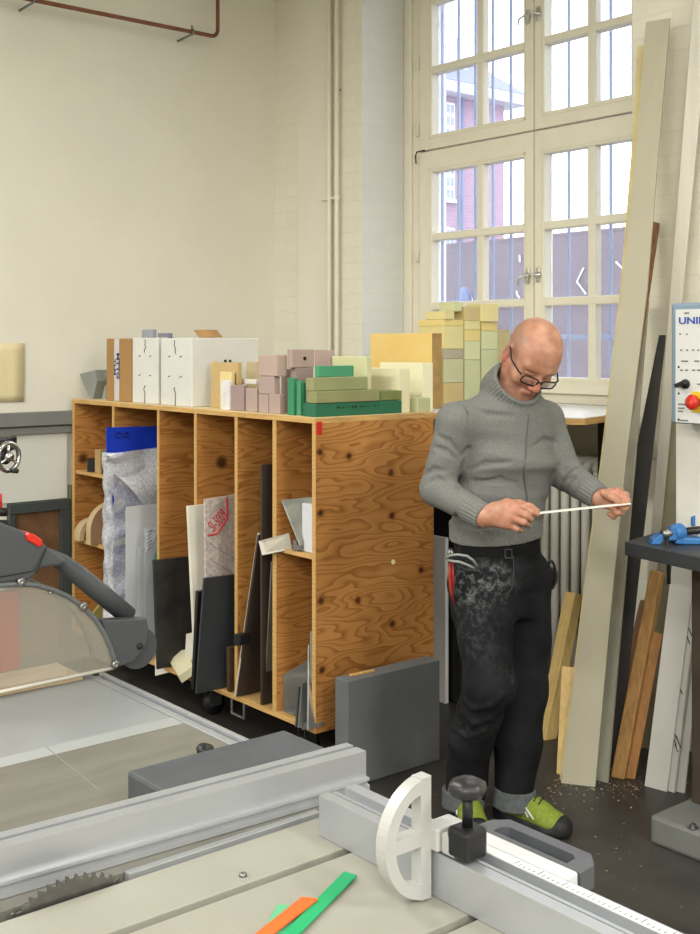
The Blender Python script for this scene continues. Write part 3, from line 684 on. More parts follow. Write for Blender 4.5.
# hook block clamped on the leaning board edge
q = at_x(243, 640, -3.86)
obj('plastic_block', obox(B(), (q.x-0.03, q.y-0.03, q.z-0.025), (0.05, 0.0, 0.01), (0, 0.05, 0.0), (0.008, 0, 0.05), 0.005), BLACK, label='small black block stuck to the edge of leaning brown-black board', cat='block')
# bay 6, shelf
zs = 0.826
GALV = mat('galvanised', (168, 170, 164), 0.35, 0.7, var=0.25, scale=14)
def front(px, py, dy=0.0): return at_y(px, py, RY+dy)
obj('metal_plate', slab(B(), [front(301.5, 551, 0.012), front(311, 550, 0.04), front(312, 497, 0.04), front(281, 500, 0.006)], (0.3, 1, 0), 0.003), GALV, label='galvanised sheet metal triangle on shelf of the end bay', cat='plate')
obj('metal_plate', slab(B(), [front(262, 555, -0.05), front(292, 549, 0.02), front(289, 533, 0.02), front(258.5, 541, -0.045)], (0, 0.3, -1), 0.003), mat('brushed_plate', (172, 166, 152), 0.4, 0.5, var=0.15), label='flat scratched metal plate poking out of the end bay shelf', cat='plate')
obj('metal_bracket', prism(B(), [front(293, 540, 0.0), front(293, 551, 0.0), front(301, 550, 0.0), front(300, 546, 0.0), front(296, 545, 0.0), front(295, 540, 0.0)], (0, 0.006, 0)), STEEL, label='small bent steel bracket beside the metal triangle', cat='bracket')
c0, c1 = front(302, 552, 0.02), front(313, 552, 0.02)
obj('white_carton', box(B(), c0.x, c1.x-0.004, RY+0.02, RY+0.2, zs+0.001, front(302, 503, 0.02).z, 0.002), mat('white_card', (214, 216, 222), 0.5, var=0.03), label='narrow white carton on the end bay shelf against end panel', cat='carton')
# bay 6, bottom
obj('steel_sheet', slab(B(), [Vector((-3.683, RY+0.03, Z0)), Vector((-3.60, RY+0.5, Z0)), Vector((-3.60, RY+0.5, 0.5)), Vector((-3.683, RY+0.03, at_x(277.5, 676, -3.683).z))], (-1, 0.2, 0), 0.003), mat('polished_sheet', (178, 178, 172), 0.3, 0.5, var=0.1), label='polished steel sheet standing at the back of end bay', cat='sheet')
c = Vector((-3.555, RY+0.1, Z0+0.085))
obj('metal_tube', lathe(B(), c+Vector((0, -0.04, 0)), (-0.25, 1, 0.1), [(0, 0.05), (0.16, 0.05), (0.16, 0.0)], 24), CHROME, smooth=False, label='short polished metal tube lying in the end bay', cat='tube')
obj('metal_plate', box(B(), -3.68, -3.6, RY+0.02, RY+0.12, Z0, Z0+0.006, 0.001), GALV, label='flat steel plate lying on the end bay floor', cat='plate')
board('dark_plate', 'dark plate with bright rim standing in the end bay', 'plate', (299, 687, 0.0), (295.5, 727), -3.545, None, RY+0.14, 0.006, DKGREY)
board('dark_plate', 'dark sheet with pale edge tilted behind small dark plate', 'plate', (302, 684, -0.05), (298.5, 728), -3.53, None, RY+0.2, 0.008, mat('rim_grey', (104, 106, 104), 0.4, 0.4))
board('aluminium_strip', 'tall pale metal strip standing against the end panel inside', 'strip', (309, 645, 0.0), (308, 730), -3.497, None, RY+0.04, 0.008, ALU)
board('aluminium_strip', 'wide white metal strip next to end panel at rack foot', 'strip', (311, 664, 0.0), (310.5, 728), -3.48, -3.482, RY+0.06, 0.01, mat('white_strip', (206, 208, 208), 0.4))
board('aluminium_strip', 'tallest grey brown strip behind pale strips in the end bay', 'strip', (311.5, 632, 0.0), (312, 715), -3.466, -3.466, RY+0.1, 0.01, mat('taupe_strip', (150, 142, 126), 0.5))
board('bent_plate', 'low bent steel plate at front edge of end bay', 'plate', (304, 715, 0.0), (302, 730), -3.515, None, RY+0.09, 0.006, STEEL)

# ------------------------------------------------------------------ things standing on the rack and worktop
ZR = RZ1+0.0017; ZW = 1.3407
def block(name, label, cat, x0, xc, x1, ytop, yf, zb, m, group=None, bev=0.003, y1=None, ybot=None, rot=0.0):
    """box with its near corner at pixel column xc on the plane y=yf; front spans x0..xc, right side xc..x1"""
    X0, X1 = at_y(x0, ytop, yf).x, at_y(xc, ytop, yf).x
    Y1 = y1 if y1 else max(yf+0.02, at_x(x1, ytop, X1).y)
    zt = at_y(xc, ytop, yf).z
    if ybot: zb = at_y(xc, ybot, yf).z
    o = obj(name, box(B(), X0, X1, yf, Y1, zb, zt, bev), m, label=label, cat=cat, group=group)
    o['_t'] = zt; o['_b'] = [X0, X1, yf, Y1]
    return o
CARD = mat('cardboard', (170, 130, 80), 0.75, var=0.08, scale=3)
ct = thing('carton', 'brown cardboard carton with white tape beside white boxes', 'carton', (at_y(119, 390, 2.72).x, 2.85, ZR))
X0, X1 = at_y(106.3, 390, 2.71).x, at_y(131.3, 390, 2.71).x; zt = at_y(119, 338.5, 2.71).z
obj('box', box(B(), X0, X1, 2.71, 3.05, ZR, zt, 0.004), CARD, ct)
xt0, xt1 = at_y(114.5, 390, 2.71).x, at_y(119.3, 390, 2.71).x
obj('tape', box(B(), xt0, xt1, 2.7085, 2.7105, ZR+0.002, zt-0.001), mat('packing_tape', (206, 206, 208), 0.3, var=0.1), ct)
INKB = mat('blue_ink', (34, 44, 110), 0.5)
text('lettering', 'MTTG', (xt0*0.25+xt1*0.75, 2.708, at_y(117, 366, 2.71).z), (0, 0, -1), (1, 0, 0), 0.036, INKB, ct, width=0.125, bold=0.0012)
text('lettering', 'TLM', (xt0*0.85+xt1*0.15, 2.708, at_y(114, 367, 2.71).z), (0, 0, -1), (1, 0, 0), 0.024, INKB, ct, width=0.08, bold=0.0008)
WBOX = mat('white_carton', (216, 216, 210), 0.55, var=0.03)
PEN = mat('pencil', (96, 92, 88), 0.7)
def whitebox(label, x0, xc, x1, yt, yf, seed, cx):
    X0, X1 = at_y(x0, yt, yf).x, at_y(xc, yt, yf).x; Y1 = max(at_x(x1, yt, X1).y, yf+0.31); zt = at_y(xc, yt, yf).z
    t = thing('white_box', label, 'box', ((X0+X1)/2, yf+0.1, ZR), 'white cartons on the rack')
    obj('box', box(B(), X0, X1, yf, Y1, ZR, zt, 0.004), WBOX, t)
    r = random.Random(seed); c = at_y(cx, 370, yf)
    for z0, z1 in ((0.0, 0.09), (zt-ZR-0.07, zt-ZR)):
        pts = []
        z = z0
        while z < z1: pts.append((c.x+r.uniform(-0.008, 0.008), yf-0.001, ZR+z)); z += 0.012
        obj('pencil_scrawl', tube(B(), pts, 0.0022, 5), PEN, t)
    for dx in (-0.05, 0.05):
        for z in (0.13, 0.22):
            obj('staple', tube(B(), [(c.x+dx-0.008, yf-0.001, ZR+z), (c.x+dx+0.008, yf-0.001, ZR+z+0.004)], 0.0022, 5), PEN, t)
    return zt
zt1 = whitebox('white carton directly beside the brown cardboard carton', 132.3, 158.3, 160, 337.5, 2.71, 3, 145)
zt2 = whitebox('longer white carton with its blank side towards the mauve blocks', 160.8, 192, 259, 338, 2.70, 5, 175)
GF = mat('grey_foam', (150, 152, 164), 0.7, var=0.06)
block('foam_block', 'pale grey square foam block on top of the first white carton', 'foam block', 141.5, 153, 155.5, 329.5, 2.76, zt1+0.001, GF)
block('foam_block', 'low grey foam block on top of the second white carton', 'foam block', 157.5, 169, 171, 333, 2.76, zt2+0.001, mat('grey_foam_dark', (128, 130, 140), 0.7))
q = at_y(197, 337, 2.85)
obj('wood_wedge', obox(B(), (at_y(199, 337, 2.85).x, 2.85, zt2+0.003), (0.11, 0, -0.0), (0, 0.06, 0), (-0.05, 0, 0.036), 0.002), mat('wedge_wood', (178, 138, 90), 0.7, var=0.15), label='small wooden wedge tilted on the longer white carton', cat='wedge')
# grey notched foam pieces at the far end
GF2 = mat('grey_green_foam', (142, 146, 142), 0.7, var=0.1)
yf = 2.74
obj('foam_offcut', prism(B(), [at_y(90, 398.5, yf), at_y(79.5, 374, yf), at_y(95, 370, yf), at_y(97, 381, yf), at_y(93, 398.5, yf)], (0.0, 0.08, 0), 0.002), GF2, label='grey wedge shaped foam offcut at rack far end', cat='foam block')
obj('foam_offcut', prism(B(), [at_y(93.5, 398, yf+0.05), at_y(102, 376, yf+0.05), at_y(105, 373, yf+0.05), at_y(105, 399, yf+0.05)], (0.0, 0.06, 0), 0.002), mat('pale_grey_foam', (168, 172, 168), 0.7, var=0.1), label='pale grey leaning foam piece beside brown carton', cat='foam block')
# middle cluster
MDFP = mat('mdf_panel', (200, 172, 120), 0.7, var=0.06)
block('mdf_panel', 'upright tan panel leaning on the long white carton', 'panel', 210.5, 238, 240, 362.5, 2.765, ZR, MDFP, bev=0.002)
for k, (a_, b_) in enumerate(((224.3, 226.4), (229, 231.2))):
    c = at_y((a_+b_)/2, 361.5, 2.772)
    obj('pencil_stub', cyl(B(), (c.x, 2.772, at_y(225, 362.5, 2.765).z), (c.x, 2.772, at_y(225, 362.5, 2.765).z+0.012), 0.006, seg=10), BLACK, label=('black peg on top of the tan panel, nearer the brown carton', 'black peg on top of the tan panel, nearer the mauve blocks')[k], cat='peg')
CREAM2 = mat('cream_block', (228, 208, 148), 0.7, var=0.05)
block('foam_block', 'small cream block before the tan panel', 'foam block', 219.8, 231, 232.5, 372, 2.735, ZR, CREAM2)
block('foam_block', 'white block with scribbles before the cream block', 'foam block', 220.6, 228.8, 231, 380.5, 2.70, ZR, mat('white_chalk_block', (224, 222, 222), 0.7, var=0.12, scale=22))
MAUVE = mat('mauve_foam', (178, 156, 148), 0.75, var=0.06, bump=0.04)
MAUVE2 = mat('mauve_foam_dark', (160, 140, 136), 0.75, var=0.06, bump=0.04)
MG = 'mauve model foam blocks on the rack'
m1 = block('foam_block', 'mauve block right beside the white scribbled block', 'foam block', 229.3, 244, 246, 385.5, 2.71, ZR, MAUVE2, MG)
block('foam_slab', 'white slab bridging the mauve blocks behind', 'foam slab', 229, 256, 258.5, 379.5, 2.80, m1['_t']+0.001, mat('pale_slab', (226, 222, 214), 0.7, var=0.03))
block('foam_block', 'beige upright block behind the white slab', 'foam block', 246, 256, 258, 362, 2.93, ZR, mat('beige_block', (196, 182, 146), 0.7, var=0.05))
block('foam_block', 'lighter mauve block left of the mauve stack', 'foam block', 245.6, 256.8, 258.2, 388.5, 2.70, ZR, MAUVE, MG)
a1 = block('foam_block', 'lower left mauve block of the four block stack', 'foam block', 258.4, 268, 269, 394.5, 2.70, ZR, MAUVE, MG)
a2 = block('foam_block', 'lower right mauve block of the four block stack', 'foam block', 268.7, 279.5, 284.5, 394.5, 2.70, ZR, MAUVE, MG)
a3 = block('foam_block', 'middle mauve block of the four block stack', 'foam block', 258.5, 274, 280, 376.5, 2.70, a1['_t']+0.001, MAUVE, MG)
block('foam_block', 'topmost mauve block of the four block stack', 'foam block', 258, 277, 287, 355, 2.70, a3['_t']+0.001, mat('mauve_light', (188, 166, 154), 0.75, var=0.05), MG)
block('foam_block', 'tall mauve block behind the upright green slabs', 'foam block', 281, 292, 296, 369, 2.83, ZR, MAUVE2, MG)
a5 = block('foam_block', 'mauve block under the drilled mauve block', 'foam block', 290, 296, 313.6, 368, 2.76, ZR, MAUVE2, MG)
a6 = block('foam_block', 'drilled mauve block with a small dark hole', 'foam block', 287, 292, 314.4, 349.5, 2.74, a5['_t']+0.001, MAUVE, MG)
q = at_x(304.8, 358.5, a6['_b'][1])
h_ = obj('hole', cyl(B(), (q.x-0.002, q.y, q.z), (q.x+0.0012, q.y, q.z), 0.008, seg=14), BLACK, a6)  # black disc on the face; the hole's inner shade put into its colour
yq = 2.98
obj('foam_board', slab(B(), [at_y(316, 405, yq), at_y(337, 405, yq), at_y(328, 350, yq), at_y(314, 350, yq)], (0, 1, 0), 0.03, 0.002), MAUVE, label='mauve board with sloping edge behind the drilled block', cat='foam board', group=MG)
# green
GREEN = mat('green_foam', (58, 138, 98), 0.6, var=0.08, scale=4); GREEN2 = mat('green_foam_light', (74, 152, 112), 0.6, var=0.08, scale=4)
GREEND = mat('green_foam_dark', (40, 106, 76), 0.55, var=0.08, scale=4)
OLV = mat('olive_green_foam', (146, 148, 102), 0.65, var=0.1, scale=5)
GG = 'green model foam pieces on the rack'
block('foam_slab', 'upright green slab nearest the mauve stack', 'foam slab', 287.3, 293.5, 295, 378, 2.70, ZR, GREEN, GG)
g_ = block('foam_slab', 'upright green slab, middle of three at rack corner', 'foam slab', 296.2, 300.5, 302, 381, 2.71, ZR, GREEN2, GG)
block('foam_slab', 'upright green slab touching the long dark green beam', 'foam slab', 301.5, 305, 306.5, 383, 2.735, ZR, GREEN, GG)
d1 = block('foam_beam', 'long dark green beam at the bottom of green pile', 'foam beam', 303, 315.4, 402, 403.6, 2.69, ZR, GREEND, GG)
XD = d1['_b'][1]
bm = B(); r = random.Random(11)
for k in range(26):
    px = 337+k*1.65
    if r.random() < 0.25: continue
    q0 = at_x(px, 405.6+r.uniform(-0.5, 1.6)-(px-337)*0.03, XD+0.001); q1 = at_x(px+r.uniform(-0.8, 1.2), 408.4+r.uniform(-1.2, 0.6)-(px-337)*0.03, XD+0.001)
    tube(bm, [q0, q1], 0.0018, 5)
obj('pencil_marks', bm, BLACK, d1)
d2 = block('foam_slab', 'olive slab lying on the long dark green beam', 'foam slab', 306, 316.2, 380, 391.5, 2.69, d1['_t']+0.0008, OLV, GG)
block('foam_slab', 'short olive slab at far end of the dark green beam', 'foam slab', 372, 380.5, 402, 391, at_x(380.5, 400, XD-0.003).y, d1['_t']+0.0008, mat('olive_dark', (124, 134, 78), 0.65, var=0.1), GG)
d3 = block('foam_slab', 'upper olive slab under the bright green block', 'foam slab', 305.6, 313, 368, 378, 2.69, d2['_t']+0.0008, mat('olive_green_foam_b', (152, 154, 110), 0.65, var=0.1, scale=5), GG)
block('foam_block', 'bright green block crowning the green and olive pile', 'foam block', 314.5, 318.5, 354, 366, 2.75, d3['_t']+0.0008, GREEN2, GG)
# cream and yellow
YPALE = mat('pale_yellow_foam', (234, 228, 190), 0.75, var=0.04, bump=0.03); YG_ = mat('yellow_foam', (228, 208, 138), 0.75, var=0.05, bump=0.03)
YGREEN = mat('pale_green_foam', (210, 212, 166), 0.75, var=0.05); YMID = mat('mid_yellow_foam', (226, 214, 154), 0.75, var=0.06); YSAGE = mat('sage_foam', (198, 200, 158), 0.75, var=0.06)
TANB = mat('tan_foam', (206, 186, 132), 0.75, var=0.08); YGRY = mat('grey_beige_foam', (182, 174, 152), 0.75)
CG = 'cream and yellow model foam blocks'
block('foam_block', 'pale green block behind the green and olive pile', 'foam block', 332, 366, 371.5, 356.5, 2.98, ZR, YGREEN, CG)
block('foam_block', 'wide cream block behind the olive slabs', 'foam block', 353, 399, 410, 368.5, 3.12, ZR, YPALE, CG)
block('foam_block', 'short sage block at the rack back corner', 'foam block', 402, 417.5, 422, 398, 3.207, ZR, YSAGE, CG, y1=3.28)
block('foam_block', 'bright cream block in front of the big orange yellow slab', 'foam block', 379.5, 422, 433, 363, 3.34, ZW, mat('bright_cream', (240, 236, 200), 0.75, var=0.03), CG)
block('foam_slab', 'big orange yellow slab, largest of the foam pieces', 'foam slab', 370, 432, 442, 333, 3.50, ZW, [mat('orange_yellow', (232, 206, 134), 0.7, rgb2=(226, 186, 104), scale=2.5), mat('brown_edge', (176, 142, 84), 0.75, var=0.2, scale=14)], CG)
bo = bpy.data.objects[[o.name for o in COL.objects if o.get('label', '').startswith('big orange')][0]]
for f in bo.data.polygons: f.material_index = 1 if f.normal.x > 0.9 else 0
def chain(yf, x0, xc, x1, rows, y1=None):
    zb = ZW+0.0004
    for (yt, lab, m, *ov) in rows:
        a_, b_, c_ = (ov[0] if ov else (x0, xc, x1))
        yfr = ov[1] if len(ov) > 1 else yf
        o = block('foam_block', lab, 'foam block', a_, b_, c_, yt, yfr, zb, m, CG, y1=y1)
        zb = o['_t']+0.0006
YS = 3.75
chain(YS, 418, 443.5, 463.5, [
    (383, 'tan block at the bottom of the yellow foam tower', TANB),
    (359, 'sage block, second from bottom of yellow foam tower', YSAGE),
    (349, 'grey beige slice in the middle of yellow foam tower', YGRY),
    (326, 'large pale yellow block in the yellow foam tower', YMID),
    (319.5, 'wide yellow slab under the top blocks of yellow tower', YG_),
    (311, 'yellow slab carrying the topmost yellow tower block', YMID, (425, 445, 454.5)),
    (302, 'small topmost block of the yellow foam tower', YGREEN, (439, 454.2, 461.8), 3.83)])
XS_ = at_y(443.5, 350, YS).x
def col(px0, px1, rows, dx=0.0):
    y0, y1 = at_x(px0, 350, XS_).y+0.004, at_x(px1, 350, XS_).y
    zb = ZW+0.0004
    for yt, lab, m in rows:
        zt = at_x(px0, yt, XS_).z
        obj('foam_block', box(B(), XS_-0.16, XS_+dx, y0, y1-0.002, zb, zt, 0.003), m, label=lab, cat='foam block', group=CG); zb = zt+0.0006
col(464, 480.5, [(360, 'sage base block of the column behind yellow tower', YSAGE), (341, 'pale sage block in the column behind yellow tower', YGREEN), (330, 'yellow block in the column behind yellow tower', YG_), (320.5, 'thin tan slice in the column behind yellow tower', YMID), (306.5, 'top beige block on the column behind yellow tower', TANB)])
col(481, 498, [(349.5, 'pale sage base block of the column near window', YSAGE), (331, 'green yellow block in the column near window', YGREEN), (322, 'golden slab under the tilted block near window', YG_)])
ytp = at_x(481, 322, XS_).y; zb_ = at_x(481, 322, XS_).z+0.002
obj('foam_block', obox(B(), (XS_-0.10, ytp+0.005, zb_), (0.11, -0.015, 0.0), (0.02, 0.1, 0.0), (0.0, 0.0, 0.085), 0.003), YMID, label='loose beige block turned askew on the column near window', cat='foam block', group=CG)
col(498.6, 517, [(329.5, 'plain beige block at the window end of foam row', mat('beige_foam', (204, 190, 146), 0.75, var=0.04))], -0.04)
# ------------------------------------------------------------------ sliding table saw
ZS = 0.88
SAWB = mat('table_beige', (150, 148, 136), 0.42, var=0.06, scale=6, spec=0.5)
SAWG = mat('table_grey', (140, 143, 143), 0.4, var=0.06, scale=5, spec=0.5)
SAWD = mat('table_worn', (116, 114, 104), 0.4, var=0.16, scale=7, stretch=(4, 0.7, 1), spec=0.5)
saw = thing('table_saw', 'large sliding table saw with aluminium fences filling the foreground', 'table saw', (-1.5, 0.4, 0))
XB = at_z(80, 739, ZS).x; XB2 = at_z(80, 748, ZS).x
obj('extension_table', box(B(), -2.375, XB, -0.7, 1.19, 0.855, ZS, 0.002), SAWG, saw)
obj('table_strip', box(B(), XB, XB2, -0.7, 1.19, 0.855, ZS-0.0003), mat('table_pale', (152, 155, 154), 0.4, var=0.04), saw)
mt = obj('main_table', box(B(), XB2, -1.456, -0.7, 1.19, 0.845, ZS, 0.002), SAWD, saw)
bm = B(); tube(bm, [at_z(46, 747, ZS+0.0001), at_z(100, 790, ZS+0.0001)], 0.001, 5); obj('scribed_line', bm, mat('scribe', (132, 130, 120), 0.5), mt)
bm = B()
box(bm, -2.375, -1.47, 1.192, 1.205, 0.85, ZS+0.001, 0.002); box(bm, -2.375, -1.47, 1.21, 1.222, 0.85, ZS-0.006, 0.002); box(bm, -2.375, -1.47, 1.225, 1.236, 0.85, ZS+0.001, 0.002); box(bm, -2.375, -1.47, 1.192, 1.236, 0.84, 0.86)
obj('fence_rail', bm, ALUWHITE, saw)
obj('cabinet', box(B(), -2.0, -1.25, -0.6, 0.85, 0.0, 0.845, 0.01), CASTGREY, saw)
obj('table_leg', box(B(), -2.36, -2.31, 0.95, 1.0, 0.0, 0.855, 0.003), CASTGREY, saw); obj('table_leg', box(B(), -2.36, -2.31, -0.6, -0.55, 0.0, 0.855, 0.003), CASTGREY, saw)
# sliding table: three planks with slots between them
obj('sliding_table', box(B(), -1.428, -1.316, -1.2, 1.125, 0.85, ZS, 0.0015), SAWB, saw)
obj('sliding_table', box(B(), -1.299, -1.061, -1.2, 1.125, 0.85, ZS, 0.0015), SAWB, saw)
obj('sliding_table', box(B(), -1.044, -0.84, -1.2, 1.125, 0.85, ZS, 0.0015), SAWB, saw)
obj('slide_rail', box(B(), -1.428, -0.84, -1.2, 1.11, 0.70, 0.84), CASTGREY, saw)
q = at_z(243, 876, ZS); obj('screw', lathe(B(), q, (0, 0, 1), [(0, 0.006), (0.004, 0.005), (0.005, 0.0)], 12), STEEL, saw, True)
obj('insert_strip', box(B(), -1.4545, -1.4415, 0.79, 1.13, 0.85, ZS+0.001, 0.001), mat('insert_pale', (160, 162, 162), 0.35, 0.3), saw)
# blade
bm = B(); NT = 60; cy, cz, R0 = 0.695, 0.778, 0.13
pts = []
for k in range(NT):
    for f_, rr_ in ((0.0, R0), (0.25, R0+0.001), (0.3, R0-0.008), (0.85, R0-0.004)):
        a_ = 2*math.pi*(k+f_)/NT; pts.append((-1.4365, cy+rr_*math.cos(a_), cz+rr_*math.sin(a_)))
prism(bm, pts, (0.003, 0, 0)); obj('saw_blade', bm, mat('blade_steel', (120, 118, 114), 0.35, 0.8, var=0.2, scale=30), saw)
# rip fence, not quite parallel to the blade
def fshear(y): return (y-1.245)*0.045
bm = B()
prof = [(-1.517, ZS+0.001), (-1.517, .945), (-1.4985, .945), (-1.4985, .930), (-1.490, .930), (-1.490, .945), (-1.4655, .945), (-1.4655, .9035), (-1.457, .903), (-1.4565, .8985), (-1.463, .896), (-1.463, .893), (-1.4565, .8905), (-1.4565, ZS+0.001)]
prism(bm, [(x+fshear(1.245), 1.245, z) for x, z in prof], (fshear(-0.5), -1.745, 0)); obj('rip_fence', bm, ALUWHITE, saw)
# crosscut fence with its channel, scale and back flange
xf = obj('crosscut_fence', prism(B(), [(-1.374, y, z) for y, z in ((1.074, ZS+.001), (1.074, .941), (1.094, .941), (1.094, .934), (1.1, .934), (1.1, .939), (1.106, .939), (1.106, .925), (1.124, .925), (1.124, .941), (1.146, .941), (1.146, ZS+.001))], (2.0, 0, 0)), ALUWHITE, saw)
obj('back_flange', box(B(), -1.362, 0.6, 1.146, 1.178, 0.888, 0.894), ALUWHITE, xf)
bm = B(); box(bm, -1.2, 0.6, 1.126, 1.143, 0.941, 0.9415); obj('scale_strip', bm, mat('scale_white', (226, 226, 222), 0.4), xf)
for k in range(70):
    x = -1.03+k*0.008
    obj('tick', box(B(), x, x+0.001, 1.128, 1.141 if k % 5 == 0 else 1.134, 0.9415, 0.9418), BLACK, xf)
# half-disc flip stop
CASTW = mat('cast_white', (186, 186, 182), 0.4, 0.2, var=0.06)
XP, tP, Yp, Zp, Rp = -1.142, 0.02, 1.068, ZS+0.083, 0.0815
fs = thing('flip_stop', 'white cast half disc stop with spokes standing on crosscut fence', 'stop', (XP, Yp, ZS+0.0015))
bm = B(); N_ = 28
outer = [(XP, Yp-Rp*math.sin(math.pi*k/N_), Zp+Rp*math.cos(math.pi*k/N_)) for k in range(N_+1)]
inner = [(XP, Yp-0.018-(Rp-0.036)*math.sin(math.pi*k/N_), Zp+(Rp-0.022)*math.cos(math.pi*k/N_)) for k in range(N_+1)]
for k in range(N_): hexa(bm, [outer[k], outer[k+1], inner[k+1], inner[k]]+[Vector(p)+Vector((tP, 0, 0)) for p in (outer[k], outer[k+1], inner[k+1], inner[k])])
box(bm, XP+0.0004, XP+tP-0.0004, Yp-0.0185, Yp-0.0003, Zp-Rp+.0005, Zp+Rp-.0005); box(bm, XP+0.0008, XP+tP-0.0008, Yp-Rp+0.01, Yp-0.01, Zp-0.009, Zp+0.010)
for sy, sz in ((0.03, 1), (0.03, -1)):
    pass
bmesh.ops.remove_doubles(bm, verts=bm.verts, dist=0.0004)
obj('half_disc', bm, CASTW, fs)
bm = B(); box(bm, XP+0.001, XP+0.032, Yp-0.001, Yp+0.05, .9445, .976, 0.003); obj('arm', bm, CASTW, fs)
bm = B(); box(bm, XP+0.0335, XP+0.06, Yp+0.004, Yp+0.055, .9445, .972, 0.003); obj('slide_block', bm, CASTW, fs)
# clamp with star knob
ck = thing('clamp_knob', 'black star knob clamp bolted on the crosscut fence', 'clamp', (-1.062, 1.098, .9445))
pc = at_y(467.5, 820, 1.092)
obj('clamp_block', box(B(), pc.x-0.019, pc.x+0.019, 1.071, 1.112, .9445, .985, 0.006), BLACK, ck)
obj('post', cyl(B(), (pc.x, 1.092, .985), (pc.x, 1.092, 1.028), 0.0072), BLACK, ck, True)
bm = B(); prof = []
rings = [(1.022, 0.010), (1.026, 0.022), (1.034, 0.0255), (1.042, 0.0235), (1.048, 0.012), (1.049, 0.001)]
rv = []
for z, r_ in rings:
    rv.append([bm.verts.new((pc.x+r_*(1+0.05*math.cos(6*t)*(r_ > 0.015))*math.cos(t), 1.092+r_*(1+0.05*math.cos(6*t)*(r_ > 0.015))*math.sin(t), z)) for t in np.linspace(0, 2*math.pi, 37)[:-1]])
for a_, b_ in zip(rv, rv[1:]):
    for k in range(36): bm.faces.new((a_[k], a_[(k+1) % 36], b_[(k+1) % 36], b_[k]))
bm.faces.new(list(reversed(rv[0]))); bm.faces.new(rv[-1])
obj('star_knob', bm, mat('knob_black', (38, 38, 40), 0.35, var=0.1), ck, True)
# white stop housing with a grey grip behind the fence
wh = thing('length_stop', 'white flat housing with dark grey grip handle behind crosscut fence', 'length stop', (-1.06, 1.19, 0.895))
obj('housing', box(B(), -1.16, -0.974, 1.149, 1.192, 0.896, 0.932, 0.004), mat('housing_white', (206, 207, 208), 0.45), wh)
bm = B()
for (x0, x1, y0, y1) in ((-1.165, -1.135, 1.193, 1.252), (-1.005, -0.975, 1.193, 1.252), (-1.165, -0.975, 1.232, 1.252), (-1.165, -0.975, 1.193, 1.203)): pass
o_ = [( -1.165, 1.193), (-1.165, 1.228), (-1.148, 1.25), (-1.0, 1.25), (-0.976, 1.226), (-0.972, 1.193)]
i_ = [(-1.138, 1.203), (-1.138, 1.222), (-1.13, 1.23), (-1.015, 1.23), (-1.005, 1.222), (-1.003, 1.203)]
for k in range(6):
    a_, b_ = o_[k], o_[(k+1) % 6]; c_, d_ = i_[(k+1) % 6], i_[k]
    hexa(bm, [(p[0], p[1], 0.9) for p in (a_, b_, c_, d_)]+[(p[0], p[1], 0.93) for p in (a_, b_, c_, d_)])
bmesh.ops.remove_doubles(bm, verts=bm.verts, dist=0.0004)
obj('grip', bm, mat('grip_grey', (84, 86, 90), 0.5, var=0.1, scale=20), wh)
obj('grip_floor', box(B(), -1.138, -1.003, 1.203, 1.23, 0.899, 0.903), BLACK, wh)
for y, z in ((1.163, 0.922), (1.166, 0.907), (1.18, 0.914)):
    obj('rod', cyl(B(), (-0.974, y, z), (-0.945, y, z), 0.0052, seg=14), CHROME, wh, True)
# loose things on the saw
obj('grey_block', box(B(), -1.672, -1.548, .912, 1.228, ZS+.001, .932, 0.006), mat('scuffed_grey', (78, 81, 85), 0.6, var=0.14, scale=14, bump=0.04), label='dark grey slab with rounded edges lying behind the rip fence', cat='block')
kn = thing('rail_knob', 'small black clamp knob on the far rail behind grey slab', 'knob', at_z(205, 757, ZS+0.002))
q = at_z(204, 757, ZS+0.002)
obj('knob', lathe(B(), (q.x, q.y, q.z), (0.2, 0.1, 1), [(0, 0.008), (0.006, 0.014), (0.014, 0.017), (0.02, 0.014), (0.023, 0.0)], 18), BLACK, kn, True)
ORANGE = mat('orange_strip', (236, 100, 40), 0.45, var=0.05); GSTR = mat('green_strip', (30, 158, 100), 0.4, var=0.05)
def flat(name, label, cat, px, z, t, m): return obj(name, prism(B(), [at_z(x, y, z) for x, y in px], (0, 0, t), 0.0006), m, label=label, cat=cat)
flat('offcut_strip', 'pale green offcut half under the orange strip on saw table', 'strip', [(262, 934), (277, 905.5), (291, 906), (292, 934)], ZS+.0006, 0.0018, mat('pale_green_strip', (96, 176, 130), 0.45))
flat('offcut_strip', 'long bright green strip lying diagonally on the saw table', 'strip', [(282, 936), (344, 873), (357, 877), (297, 938)], ZS+.0026, 0.003, GSTR)
flat('offcut_strip', 'orange strip lying across green strips on the saw table', 'strip', [(252, 938), (302, 898.5), (318, 900.5), (270, 938)], ZS+.006, 0.003, ORANGE)

# ------------------------------------------------------------------ blade guard hood on its arm
XG = -2.328
def G(px, py, dx=0.0): return at_x(px, py, XG+dx)
gd = thing('blade_guard', 'clear blade guard hood on a grey arm with red button', 'blade guard', (XG-0.06, 0.9, ZS))
TG = 0.11
HOOD = clear_mat('hood_plastic', (172, 167, 154), 0.30, 0.35, bump=0.15, bscale=6)
arc = [(-60, 588), (-20, 586), (0, 585.5), (20, 584), (36, 585), (52, 589.5), (68, 596.5), (82, 606), (95, 619), (104, 633), (110, 646), (114, 658), (115.5, 667)]
bot = [(110, 669), (0, 693), (-60, 706)]
obj('hood_face', prism(B(), [G(*p) for p in arc+bot], (-0.003, 0, 0)), HOOD, gd)
obj('hood_face', prism(B(), [G(*p)+Vector((-TG, 0, 0)) for p in arc+bot], (-0.003, 0, 0)), HOOD, gd)
bm = B()
for p, q in zip(arc, arc[1:]):
    a_, b_ = G(*p), G(*q); bm.faces.new([bm.verts.new(v) for v in (a_, b_, b_+Vector((-TG, 0, 0)), a_+Vector((-TG, 0, 0)))])
